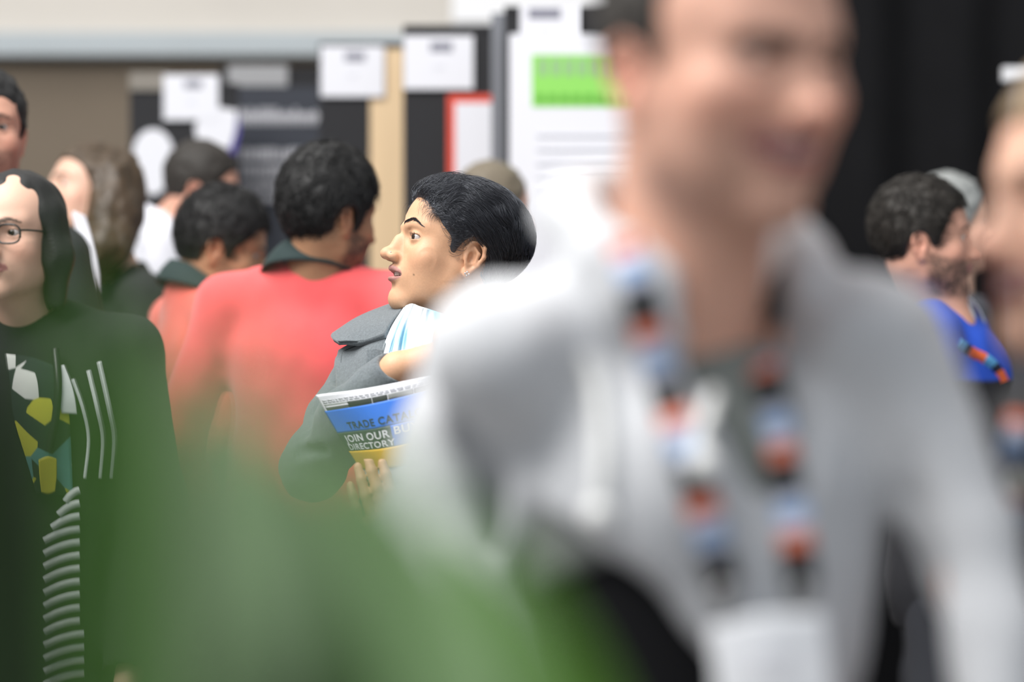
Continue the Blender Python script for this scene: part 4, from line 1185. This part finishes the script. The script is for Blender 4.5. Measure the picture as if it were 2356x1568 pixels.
def build_others():
    # two men in red polo shirts
    M1 = simple_person('broad man in a red polo shirt with a dark green collar, back turned', (757, 492, 4.9), -48, (722, 4.95), -14, SK_TAN,
                  lambda M: short_hair(M, hairline(nape=-0.085, low=-0.035), 0.018, 0.016, 0.003, freq=45), H_BLACK, RED, pitch=-8, w=1.12, collar=TEAL, clothname='polo_shirt', seed=3, arms_out=0.05,
                  head_kw=dict(beard=((0.02, 0.017, 0.015), 0.85)), drop=-0.065, collar_kw=dict(flare=0.034, drop=0.045, top=-0.150))
    crop_strands(M1, hairline(nape=-0.080, low=-0.030), (0.0925, 0.110, 0.1146), H_BLACK)
    M1 = simple_person('slimmer man in a coral polo shirt with a dark green collar, head bowed', (508, 566, 5.4), -82, (474, 5.42), -62, SK_TAN,
                  lambda M: short_hair(M, hairline(nape=-0.075, low=-0.035), 0.014, 0.012, 0.003), H_BLACK, CORAL, pitch=-17, collar=TEAL, clothname='polo_shirt', seed=5,
                  head_kw=dict(beard=((0.02, 0.017, 0.015), 0.5)), drop=-0.085, collar_kw=dict(flare=0.034, drop=0.045, top=-0.150))
    crop_strands(M1, hairline(nape=-0.070, low=-0.030), (0.0885, 0.106, 0.1078), H_BLACK)
    # man in a white shirt
    simple_person('dark-haired man in a white shirt leaning forward beside the navy poster', (462, 432, 6.5), -84, (380, 6.55), -78, SK_PINK,
                  lambda M: short_hair(M, MALE, 0.010, 0.006, 0.003), H_DARK, mat('shirt_white', (226, 226, 234), rough=0.85, vary=0.04, scale=30), pitch=-12, clothname='shirt', seed=7, drop=-0.10,
                  collar=MATS['shirt_white'])
    # brown-haired woman
    def long_hair(M):
        def ex(s):
            for q in (-1, 1):
                s.chain([(q * 0.05, -0.02, 0.03), (q * 0.078, -0.03, -0.05), (q * 0.085, -0.02, -0.13), (q * 0.07, -0.01, -0.20)], [0.05, 0.052, 0.05, 0.028], 0.03)
            s.ell((0, -0.06, -0.05), (0.085, 0.06, 0.15), 0.03)
        c = np.array(M.translation); s = Solid(c - 0.27, c + 0.22, 0.005); s.frame(M)
        s.ell((0, -0.012, 0.034), (0.088, 0.106, 0.100)); ex(s); s.frame(M); s.ripple(0.010, 26, (1, 1, 0.5), 2); s.ripple(0.005, 80, (1, 1, 0.5), 4)
        f = hairline(front=0.078, z_front=0.066, side=0.030, low=-0.05, nape=-0.40)
        def line(x, y, z): return np.where(z > -0.05, np.maximum(y - np.interp(z, [-0.05, 0.0, 0.045, 0.066, 0.09], [0.030, 0.030, 0.056, 0.078, 0.14]), -1), y - 0.030)
        local_cut(s, M, line)
        return s.mesh(1)
    black_top = mat('top_black', (36, 37, 38), rough=0.9, vary=0.1)
    r, M, B, ez, V, Q = simple_person('brown-haired woman in black with a white lapel, face tilted upward', (208, 452, 5.95), 122, (262, 6.0), 120, SK_PALE, long_hair, H_BROWN, black_top, pitch=14, roll=10, scale=1.07, clothname='jacket', seed=9)
    rows = [[at(168, 488, 5.3), at(182, 560, 5.25), at(198, 630, 5.2), at(212, 700, 5.2)], [at(195, 500, 5.32), at(212, 560, 5.26), at(226, 630, 5.21), at(228, 700, 5.2)]]
    V1, F1, _, _ = sheet([[np.array(p) for p in q] for q in rows], 24, 8, 0.006); link('lapel', make_mesh('lapel', V1, F1), MATS['shirt_white'], r)
    bv = bvh_of(V, Q)
    pts = [on_surface(bv, x, y, 0.012) for x, y in ((318, 560), (305, 610), (290, 670), (278, 720), (268, 790))]
    if all(p is not None for p in pts):
        V1, F1, C1 = ribbon(pts, 0.018, (0, 0, CAM_H), cols=LAN, period=0.10); link('lanyard', make_mesh('lanyard', V1, F1, False, C1), LANM, r)

    # woman with glasses at the left edge
    def bob(M):
        c = np.array(M.translation); s = Solid(c - 0.24, c + 0.20, 0.0045); s.frame(M)
        s.ell((0, -0.014, 0.030), (0.084, 0.100, 0.090))
        for q in (-1, 1):
            s.chain([(q * 0.062, 0.0, 0.03), (q * 0.078, 0.0, -0.04), (q * 0.080, -0.01, -0.12)], [0.030, 0.028, 0.018], 0.03)
        s.ell((0, -0.05, -0.05), (0.078, 0.05, 0.11), 0.03); s.frame(M); s.ripple(0.004, 50, (1, 1, 0.3), 3)
        def line(x, y, z):
            part = 0.094 - 0.55 * np.abs(x)          # parted in the middle, drawn to the sides
            return np.where(z > 0.0, y - np.interp(z, [0.0, 0.045, 0.064, 0.088], [0.032, 0.056, 0.085, 0.14]) , y - 0.032)
        local_cut(s, M, line)
        return s.mesh(1)
    knit = mat('cardigan_dark', (34, 37, 36), rough=0.95, vary=0.1)
    floral = mat('floral_top', (120, 128, 60), rough=0.85)
    nt = floral.node_tree; b = nt.nodes['Principled BSDF']; tc = nt.nodes.new('ShaderNodeTexCoord'); vo = nt.nodes.new('ShaderNodeTexVoronoi'); vo.inputs['Scale'].default_value = 22
    cr = nt.nodes.new('ShaderNodeValToRGB'); cr.color_ramp.interpolation = 'CONSTANT'
    for i, (p, c) in enumerate(((0.0, (40, 52, 50)), (0.36, (208, 206, 70)), (0.52, (96, 150, 150)), (0.66, (36, 44, 44)), (0.84, (224, 226, 220)))):
        e_ = cr.color_ramp.elements[i] if i < 2 else cr.color_ramp.elements.new(p)
        e_.position = p; e_.color = lin(c) + (1,)
    sx = nt.nodes.new('ShaderNodeSeparateColor'); nt.links.new(tc.outputs['Object'], vo.inputs['Vector']); nt.links.new(vo.outputs['Color'], sx.inputs[0]); nt.links.new(sx.outputs[0], cr.inputs[0]); nt.links.new(cr.outputs[0], b.inputs['Base Color'])
    r, M, B, ez, V, Q = simple_person('dark-haired woman with oval glasses, dark striped cardigan and bright patterned top', (36, 540, 4.4), 166, (60, 4.45), 176, SK_PALE, bob, H_BLACK, knit,
                                      clothname='cardigan', seed=11, w=1.12, head_kw=dict(neck=0.050), drop=-0.04, gv=0.007)
    glasses(M, mat('frame_black', (30, 30, 32), rough=0.3), r)
    bv = bvh_of(V, Q); cg = [c for c in r.children if c.name.startswith('cardigan')][0]

    def patch(name, pts, m, rows=2, lift=0.012, t=0.004):
        R_ = [[on_surface(bv, x, y, lift) for x, y in line] for line in pts]
        if any(p is None for q in R_ for p in q): return None
        V1, F1, _, _ = sheet(R_, 24, 16, t); return link(name, make_mesh(name, V1, F1), m, cg)
    patch('patterned_top', [[(14, 815), (22, 880), (30, 960), (60, 1060), (84, 1140)], [(70, 822), (80, 880), (90, 960), (105, 1060), (118, 1140)], [(128, 842), (150, 900), (160, 960), (165, 1060), (168, 1140)]], floral, lift=0.010)
    white = mat('tee_white', (222, 226, 226), rough=0.9)
    patch('white_panel', [[(128, 842), (134, 880), (138, 920), (142, 950)], [(148, 840), (164, 880), (174, 920), (178, 952)]], white, lift=0.016)
    for k, (x0, x1, x2, x3) in enumerate(((168, 192, 205, 196), (204, 225, 238, 232), (228, 252, 264, 258))):
        pts = [on_surface(bv, x, y, 0.010) for x, y in ((x0, 872 - 20 * k), (x1, 940), (x2, 1010), (x3, 1100))]
        if all(p is not None for p in pts):
            V1, F1, _ = ribbon(pts, 0.006, (0, 0, CAM_H)); link('stripe', make_mesh('stripe', V1, F1, False), white, cg)
    for k in range(15):     # the zebra-striped skirt front: slanting white stripes
        y = 1128 + k * 30
        xa, xb = (100 if k > 2 else 150 - 16 * k), 184 + (10 if k > 10 else 0)
        pts = [on_surface(bv, xa + (xb - xa) * f, y + 26 * (1 - f) - 6 * math.sin(f * 3), 0.012) for f in (0, 0.35, 0.7, 1.0)]
        if all(p is not None for p in pts):
            V1, F1, _ = ribbon(pts, 0.013, (0, 0, CAM_H)); link('stripe', make_mesh('stripe', V1, F1, False), white, cg)
    pts = [on_surface(bv, x, y, 0.022) for x, y in ((128, 800), (134, 880), (128, 960), (112, 1040))]
    if all(p is not None for p in pts):
        V1, F1, C1 = ribbon(pts, 0.014, (0, 0, CAM_H)); link('lanyard', make_mesh('lanyard', V1, F1, False), MATS['frame_black'], r)
    patch('badge', [[(88, 1058), (90, 1095), (94, 1132)], [(110, 1050), (110, 1095), (110, 1136)], [(130, 1056), (130, 1095), (126, 1130)]], mat('badge_yellow', (206, 196, 60), rough=0.6), lift=0.026, t=0.003)

    # man at the left edge
    simple_person('dark-haired man cut off by the frame, behind the woman with glasses', (-34, 300, 4.85), 192, (-50, 4.9), 185, SK_PINK, lambda M: short_hair(M, MALE, 0.009, 0.004, 0.004), H_BLACK,
                  mat('jacket_charcoal', (46, 46, 50), rough=0.9), clothname='jacket', seed=13, head_kw=dict(beard=((0.05, 0.03, 0.025), 0.45)))
    # man behind the woman in focus
    simple_person('fair grey-haired man mostly hidden behind the woman in focus', (1136, 482, 6.2), -62, (1140, 6.25), -50, SK_PINK, lambda M: short_hair(M, MALE, 0.008, 0.004, 0.003), GREYBROWN,
                  mat('shirt_pale', (206, 208, 212), rough=0.9), clothname='shirt', seed=15)
    # bearded man on the right
    blue = mat('shirt_blue_black', (36, 82, 196), rough=0.8, attr=True, vary=0.06, scale=20)
    r, M, B, ez, V, Q = simple_person('bearded man in a blue and black shirt seen in profile before the black drape', (2122, 548, 5.0), -94, (2185, 5.06), -112, SK_PINK, lambda M: short_hair(M, hairline(recede=0.012), 0.011, 0.006, 0.003), H_DARK, blue,
                                      clothname='shirt', seed=17, head_kw=dict(beard=((0.035, 0.024, 0.018), 0.85), flush=0.4), drop=-0.05, collar=MATS['shirt_white'], collar_kw=dict(top=-0.145, drop=0.05, r=0.060))
    sh = [c for c in r.children if c.name.startswith('shirt')][0].data       # blue yoke over a black body
    a = sh.color_attributes.new('Col', 'FLOAT_COLOR', 'POINT'); c4 = np.ones((len(V), 4), np.float32)
    c4[:, :3] = np.where((V[:, 2] > 1.34)[:, None], np.array(lin((36, 82, 196))), np.array(lin((30, 31, 36)))); a.data.foreach_set('color', c4.ravel())
    crop_strands((r, M), hairline(recede=0.012), (0.0855, 0.103, 0.0997), H_DARK)
    bv = bvh_of(V, Q)
    pts = [on_surface(bv, x, y, 0.010) for x, y in ((2205, 790), (2240, 812), (2275, 830), (2296, 852), (2310, 880))]
    if all(p is not None for p in pts):
        V1, F1, C1 = ribbon(pts, 0.022, (0, 0, CAM_H), cols=[(0.3, (96, 170, 220)), (0.2, (30, 36, 60)), (0.5, (240, 110, 60))], period=0.09); link('lanyard', make_mesh('lanyard', V1, F1, False, C1), LANM, r)
    simple_person('grey-haired person mostly hidden behind the bearded man', (2186, 512, 6.2), -80, (2170, 6.3), -70, SK_PALE, lambda M: short_hair(M, MALE, 0.010, 0.006, 0.004), H_GREY,
                  mat('top_slate', (58, 60, 66), rough=0.9), clothname='top', seed=19)

    # woman close by at the right edge, smiling
    def swept(M):
        def ex(s):
            s.ell((0, -0.08, -0.02), (0.07, 0.06, 0.09), 0.03)
        return short_hair(M, hairline(front=0.078, z_front=0.062, side=0.030, nape=-0.12), 0.012, 0.008, 0.002, extra=ex)
    def scarf(s):           # a thick black scarf wound high round the neck
        e_ = at(2560, 470, 1.9).z
        for k in range(12):
            a, b = (2 * math.pi * j / 12 for j in (k, k + 1))
            s.cap((0.070 * math.sin(a), 0.0 + 0.085 * math.cos(a), e_ - 0.195), (0.070 * math.sin(b), 0.0 + 0.085 * math.cos(b), e_ - 0.195), 0.044, 0.044, 0.02)
    r, M, B, ez, V, Q = simple_person('smiling woman in dark clothes cut off by the frame, facing the man in grey', (2560, 470, 1.9), 108, (2610, 2.0), 100, (216, 170, 146), swept, H_LIGHT, mat('coat_black', (30, 30, 33), rough=0.9, vary=0.1),
                                      clothname='coat', seed=21, voxel=0.003, head_kw=dict(smile=1.0, gape=0.8, tooth=True, flush=0.7, neck=0.050, brow=(0.12, 0.08, 0.05)), drop=0.0, gv=0.008, w=0.92, extra=scarf)
    bv = bvh_of(V, Q)
    pts = [on_surface(bv, x, y, 0.008) for x, y in ((2352, 900), (2346, 980), (2330, 1050), (2336, 1120), (2350, 1200))]
    if all(p is not None for p in pts):
        V1, F1, C1 = ribbon(pts, 0.022, (0, 0, CAM_H), cols=LAN, period=0.075); link('lanyard', make_mesh('lanyard', V1, F1, False, C1), LANM, r)
    for x, y in ((2346, 1105), (2342, 1180), (2328, 1252)):      # pale discs on her coat, standing for blurred round highlights
        p = on_surface(bv, x, y, 0.004)
        if p is None: continue
        sb = Solid(p - 0.02, p + 0.02, 0.0016); sb.ell(tuple(p), (0.0095, 0.0045, 0.0105)); link('highlight_disc', make_mesh('highlight_disc', *sb.mesh(1)), mat('highlight_pale', (240, 238, 228), rough=0.25), r)
# ------------------------------------------------------------------ the smiling man in the grey hoodie, near the lens
def build_man():
    M = frame_of(at(1652, 138, 1.82), -144, -6, 0, 1.02); ez = M.translation.z
    nb = at(1596, 784, 1.88); B = frame_of((nb.x, nb.y, 0), -154)
    root = thing('person', 'smiling man in a pale grey hoodie with a patterned lanyard, close to the camera', 'person', (nb.x, nb.y, 0))
    nl = to_local(M, np.array([to_world(B, [(0, -0.02, ez - 0.235)])[0]]))[0]
    sh_r, el_r, wr_r = at(1135, 825, 1.92), at(1010, 1240, 1.88), at(1130, 1680, 1.74)      # his right arm, on the photo's left
    sh_l, el_l, wr_l = at(2010, 800, 1.86), at(2225, 1240, 1.82), at(2270, 1700, 1.76)
    hands = [look(np.array(w) + (np.array(w) - np.array(e)) / np.linalg.norm(np.array(w) - np.array(e)) * 0.05, np.array(w) - np.array(e), (x, 0, 0)) for w, e, x in ((wr_r, el_r, -1), (wr_l, el_l, 1))]
    person_head(root, M, 0.0028, (214, 164, 142), short_hair(M, hairline(recede=0.030, z_front=0.070, side=0.020, low=-0.022), 0.007, 0.003, 0.003, voxel=0.0035), H_DARK, brow=(0.02, 0.015, 0.011), brow_drop=0.009, brow_w=1.6, flush=0.6, smile=1.7, gape=0.9,  # low, wide brow also stands for the shade round the eyes
                tooth=True, neck=0.056, neck_to=tuple(nl), jaw=1.05, hands=hands, arms=[[to_world(B, [(0, -0.02, ez - 0.215)])[0]] + [np.array(p) for p in a] for a in ((sh_r, at(1058, 1000, 1.91), el_r, at(1050, 1450, 1.82), wr_r), (sh_l, at(2105, 1000, 1.85), el_l, at(2250, 1450, 1.79), wr_l))], hand_kw=[dict(side=-1, curl=0.4), dict(side=1, curl=0.4)], lips=(0.36, 0.13, 0.12), gaze=(0, -4), beard=((0.22, 0.14, 0.11), 0.30))
    fleece = mat('fleece_grey', (186, 187, 190), rough=0.95, vary=0.05, scale=60, bump=0.3, bscale=500, sheen=0.2)
    c = np.array(at(1590, 900, 1.86)); lo = np.array([c[0] - 0.34, c[1] - 0.33, 0.86]); hi = np.array([c[0] + 0.34, c[1] + 0.27, ez - 0.06])
    s = Solid(lo, hi, 0.006); s.frame(B)
    for q in (-1, 1):
        s.cap((0, -0.03, ez - 0.180), (q * 0.165, -0.012, ez - 0.225), 0.055, 0.054, 0.05)
    s.ell((0, 0.004, ez - 0.35), (0.155, 0.120, 0.150), 0.04)
    s.ell((0.0, 0.020, ez - 0.50), (0.128, 0.112, 0.17), 0.05)
    s.ell((0.0, 0.030, ez - 0.68), (0.120, 0.112, 0.18), 0.05)
    s.frame(Matrix())
    s.cap(sh_r, at(1058, 1000, 1.91), 0.058, 0.050, 0.05); s.cap(sh_l, at(2105, 1000, 1.85), 0.058, 0.045, 0.05)
    s.chain([at(1058, 1000, 1.91), el_r, at(1050, 1450, 1.82), wr_r], [0.050, 0.046, 0.044, 0.040], 0.012)
    s.chain([at(2105, 1000, 1.85), el_l, at(2250, 1450, 1.79), wr_l], [0.045, 0.038, 0.038, 0.040], 0.012)
    # hood lying round the neck, cut open at the throat
    s.frame(B)
    for k in range(14):
        a, b = (math.radians(32 + 296 * j / 14) for j in (k, k + 1))
        P = lambda t: (0.088 * math.sin(t), -0.012 + 0.090 * math.cos(t), ez - 0.160 - 0.060 * math.cos(t) + 0.028 * math.sin(t) ** 2)
        s.cap(P(a), P(b), 0.024, 0.024, 0.02)
    s.ell((0, -0.125, ez - 0.25), (0.11, 0.05, 0.09), 0.03)
    # creases, and the gaps between arms and trunk
    s.frame(Matrix())
    for d in (1.62, 1.68, 1.74, 1.80, 1.86):
        s.chain([at(1068, 985, d), at(1150, 1150, d), at(1265, 1300, d), at(1385, 1440, d), at(1480, 1620, d), at(1560, 2000, d)], [0.006, 0.016, 0.036, 0.048, 0.056, 0.070], 0.012, 'sub')
        s.chain([at(2088, 1040, d), at(2085, 1160, d), at(2085, 1310, d), at(2070, 1640, d)], [0.006, 0.014, 0.023, 0.044], 0.012, 'sub')
    for pts, r in (([at(1240, 980, 1.75), at(1262, 1040, 1.74)], 0.009),
                   ([at(1500, 1240, 1.70), at(1430, 1340, 1.70), at(1330, 1380, 1.72)], 0.012), 
                   ([at(1560, 860, 1.70), at(1640, 1040, 1.68), at(1700, 1250, 1.68)], 0.009), ([at(2200, 1080, 1.76), at(2280, 1010, 1.77)], 0.010),
                   ([at(2170, 1230, 1.74), at(2290, 1130, 1.76)], 0.010), ([at(2180, 1370, 1.72), at(2300, 1270, 1.74)], 0.010), ([at(2180, 1480, 1.71), at(2300, 1400, 1.72)], 0.010)):
        s.chain(pts, r, 0.025, 'sub')
    s.frame(B); s.ripple(0.008, 13, (1, 1, 0.5), 4); s.ripple(0.003, 34, (1, 1, 0.6), 9)
    s.cap((0, -0.015, ez - 0.25), (0, 0.01, ez - 0.05), 0.068, 0.074, 0.012, 'sub')
    s.cap((0, 0.075, ez - 0.20), (0, 0.135, ez - 0.33), 0.055, 0.022, 0.02, 'sub')      # open throat
    V, Q = s.mesh(1); hoodie = link('hoodie', make_mesh('hoodie', V, Q), fleece, root)
    rows = []
    for rr, dz in ((0.072, 0.020), (0.068, -0.015), (0.066, -0.06)):
        rows.append([to_world(B, [(rr * 1.08 * math.sin(t), -0.012 + rr * math.cos(t), ez - 0.165 + dz - 0.060 * math.cos(t) + 0.028 * math.sin(t) ** 2)])[0] for t in np.radians(np.linspace(35, 325, 11))])
    Vl, Fl, _, _ = sheet(rows, 48, 10, 0.004); link('hood_shade', make_mesh('hood_shade', Vl, Fl), mat('hood_shade_black', (32, 33, 34), rough=0.95), hoodie)  # black sheet put inside the hood to stand for its shade
    # dark green tee in the open throat
    c = to_world(B, [(0, 0, ez - 0.32)])[0]
    s = Solid(c - [0.18, 0.18, 0.16], c + [0.18, 0.18, 0.17], 0.005); s.frame(B)
    s.ell((0, 0.000, ez - 0.36), (0.140, 0.105, 0.145)); s.cap((0, -0.015, ez - 0.195), (0, -0.005, ez - 0.30), 0.066, 0.09, 0.04)
    s.cap((0, -0.01, ez - 0.225), (0, 0.04, ez - 0.05), 0.058, 0.072, 0.01, 'sub')
    s.plane((0, 0, ez - 0.40), (0, 0.5, -1))
    Vt, Qt = s.mesh(1); link('tee_shirt', make_mesh('tee_shirt', Vt, Qt), mat('tee_grey_green', (112, 116, 112), rough=0.9, vary=0.05), root)
    # black solid added inside the hoodie, standing for shade in the carved gaps
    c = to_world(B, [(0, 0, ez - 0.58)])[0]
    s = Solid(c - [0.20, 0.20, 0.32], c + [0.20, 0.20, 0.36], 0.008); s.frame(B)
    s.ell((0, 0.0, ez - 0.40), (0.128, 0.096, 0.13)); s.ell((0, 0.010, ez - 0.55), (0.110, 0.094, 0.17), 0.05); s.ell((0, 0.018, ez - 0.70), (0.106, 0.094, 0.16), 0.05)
    link('gap_shade', make_mesh('gap_shade', *s.mesh(1)), mat('gap_shade_black', (22, 22, 24), rough=0.95, spec=0.2), root)
    # lanyard: two straps, clips, badge
    bv = bvh_of(*join([(V, Q), (Vt, Qt)]))
    lan = None
    straps = ([(1432, 548), (1462, 640), (1492, 760), (1528, 880), (1562, 990), (1600, 1110), (1632, 1220), (1668, 1352)],
              [(1735, 770), (1756, 850), (1782, 960), (1800, 1060), (1818, 1160), (1832, 1250), (1846, 1350)])
    for k, st in enumerate(straps):
        pts = [on_surface(bv, x, y, 0.008) for x, y in st]; pts = [p for p in pts if p is not None]
        V1, F1, C1 = ribbon(pts if k == 0 else pts[::-1], 0.024, (0, 0, CAM_H), cols=LAN, period=0.069, n=160, phase=0.36 if k == 0 else 0.0)
        o = link('lanyard', make_mesh('lanyard', V1, F1, False, C1), LANM, root); lan = lan or o
        e = pts[-1]; s = Solid(e - 0.04, e + 0.04, 0.0025); s.cap(tuple(e), tuple(e - [0, 0, 0.022]), 0.006, 0.004); s.ell(tuple(e - [0, 0, 0.004]), (0.012, 0.005, 0.006), 0.004)
        link('clip', make_mesh('clip', *s.mesh(1)), mat('clip_metal', (150, 150, 150), rough=0.3, metal=0.8), lan)
    dB = (on_surface(bv, 1770, 1480, 0.014) if on_surface(bv, 1770, 1480) is not None else np.array(at(1770, 1480, 1.66)))[1]
    rows = [[np.array(at(x, y, d)) for x, y, d in r] for r in (((1630, 1440, dB + 0.004), (1642, 1540, dB), (1662, 1720, dB - 0.004)), ((1762, 1412, dB - 0.004), (1775, 1530, dB - 0.006), (1795, 1712, dB - 0.008)), ((1894, 1410, dB + 0.002), (1908, 1530, dB), (1925, 1700, dB - 0.004)))]
    V1, F1, G1, N1 = sheet(rows, 16, 16, 0.003); bd = link('badge', make_mesh('badge', V1, F1), mat('badge_white', (236, 237, 240), rough=0.5), lan)
    for v0, v1, u0, u1 in ((0.26, 0.30, 0.30, 0.75), (0.40, 0.43, 0.28, 0.68)):
        rr = [[np.array(at(1640 + 255 * u, 1430 + 290 * v, dB - 0.016)) for v in (v0, v1)] for u in (u0, u1)]
        V1, F1, _, _ = sheet(rr, 6, 3, 0.001); link('printed_line', make_mesh('printed_line', V1, F1), PALEINK, lan)
    # drawcords
    cord = mat('cord_white', (228, 228, 226), rough=0.8)
    for pts in ([(1352, 815), (1372, 880), (1384, 980), (1386, 1080), (1378, 1185)], [(1640, 905), (1625, 960), (1612, 1010), (1618, 1068)]):
        P = [on_surface(bv, x, y, 0.010) for x, y in pts]; P = catmull([p for p in P if p is not None], 30)
        V1, F1 = tubes(P[None], np.full((1, 30), 0.0055), 8); link('drawcord', make_mesh('drawcord', V1, F1), cord, hoodie)
        e = P[-1]; s = Solid(e - 0.03, e + 0.03, 0.002); s.ell(tuple(e), (0.011, 0.009, 0.012)); link('cord_end', make_mesh('cord_end', *s.mesh(1)), cord, hoodie)
    legs(root, B, ez, TR_DARK, SHOE, 1.0)
# ------------------------------------------------------------------ the plant right in front of the lens
def build_plant():
    leafm = [mat('leaf_%d' % i, c, rough=0.45, vary=0.12, scale=30, trans=0.35, stretch=(1, 1, 0.2)) for i, c in enumerate(((110, 156, 76), (190, 214, 172), (48, 70, 36), (132, 180, 76)))]
    base = Vector((-0.06, 0.80, 0))
    root = thing('potted_plant', 'tall potted plant with long green leaves out of focus in front', 'plant', base)
    pot = mat('pot_grey', (90, 90, 92), rough=0.7); soil = mat('soil', (52, 40, 32), rough=1.0, vary=0.3)
    t = np.linspace(0, 2 * math.pi, 33)[:-1]
    prof = [(0.0, 0.0), (0.15, 0.0), (0.165, 0.02), (0.20, 0.42), (0.205, 0.44), (0.19, 0.44), (0.182, 0.40)]
    V = np.array([[base.x + r * math.cos(a), base.y + 0.06 + r * math.sin(a), z] for r, z in prof for a in t]); i = np.arange(len(V)).reshape(len(prof), 32); n = np.roll(i, -1, 1)
    link('pot', make_mesh('pot', V, np.stack([i[:-1], n[:-1], n[1:], i[1:]], -1).reshape(-1, 4)), pot, root)
    V = np.array([[base.x, base.y + 0.06, 0.41]] + [[base.x + 0.184 * math.cos(a), base.y + 0.06 + 0.184 * math.sin(a), 0.40] for a in t]); link('soil', make_mesh('soil', V, [[0, k + 1, (k + 1) % 32 + 1] for k in range(32)]), soil, root)

    def leaf(pts, d, width, m, cup=0.15, twist=0.0):
        """pts: pixels from base to tip along the midrib; d = (distance at base, at tip); width in metres"""
        k = len(pts); mid = [np.array(at(x, y, d[0] + (d[1] - d[0]) * i / (k - 1))) for i, (x, y) in enumerate(pts)]
        P = catmull(mid, 24); T = np.gradient(P, axis=0); T /= np.linalg.norm(T, axis=1, keepdims=True)
        D = np.array([math.sin(twist), -math.cos(twist), 0.25]); A = np.cross(T, D); A /= np.linalg.norm(A, axis=1, keepdims=True); N = np.cross(A, T)
        s = np.linspace(0, 1, 24); w = width * np.clip(np.sin(np.clip(0.12 + 0.88 * s, 0, 1) ** 0.8 * math.pi), 0.02, 1) ** 0.7
        rows = [[P[j] + A[j] * (u * w[j] / 2) + N[j] * (abs(u) * cup * w[j]) for j in range(0, 24)] for u in (-1, -0.5, 0, 0.5, 1)]
        V, F, _, _ = sheet(rows, 40, 11, 0.0008)
        o = link('leaf', make_mesh('leaf', V, F), m, root)
        st = catmull([(base.x + 0.06 * (P[0][0] - base.x), base.y + 0.05, 0.38), ((base.x + P[0][0]) / 2, (base.y + 0.05 + P[0][1]) / 2, (0.38 + P[0][2]) / 2 + 0.05), tuple(P[0]), tuple(P[3])], 20)
        V, F = tubes(st[None], np.linspace(0.007, 0.003, 20)[None], 6); link('stalk', make_mesh('stalk', V, F), leafm[0], o)
    L = leafm
    leaf([(20, 2100), (15, 1500), (0, 1050), (-50, 640)], (0.86, 0.80), 0.046, L[2])
    leaf([(300, 2100), (310, 1500), (270, 1000), (120, 540)], (0.74, 0.68), 0.030, L[0])
    leaf([(420, 2100), (410, 1600), (400, 1250), (370, 880)], (0.70, 0.64), 0.016, L[2])
    leaf([(520, 2100), (520, 1600), (505, 1150), (450, 690)], (0.68, 0.62), 0.026, L[1])
    leaf([(640, 2100), (630, 1650), (600, 1230), (530, 720)], (0.66, 0.62), 0.034, L[1])
    leaf([(760, 2100), (720, 1700), (690, 1280), (620, 900)], (0.70, 0.66), 0.034, L[1])
    leaf([(900, 2150), (850, 1750), (800, 1350), (730, 960)], (0.72, 0.66), 0.030, L[0])
    leaf([(1150, 2100), (1060, 1600), (950, 1300), (800, 980)], (0.78, 0.72), 0.042, L[1])
    leaf([(1520, 2200), (1330, 1700), (1200, 1430), (1060, 1190)], (0.88, 0.82), 0.030, L[3])
    leaf([(700, 2300), (690, 1950), (680, 1700), (650, 1430)], (0.62, 0.60), 0.044, L[2])
build_woman(); build_catalogue(); build_others(); build_man(); build_plant()
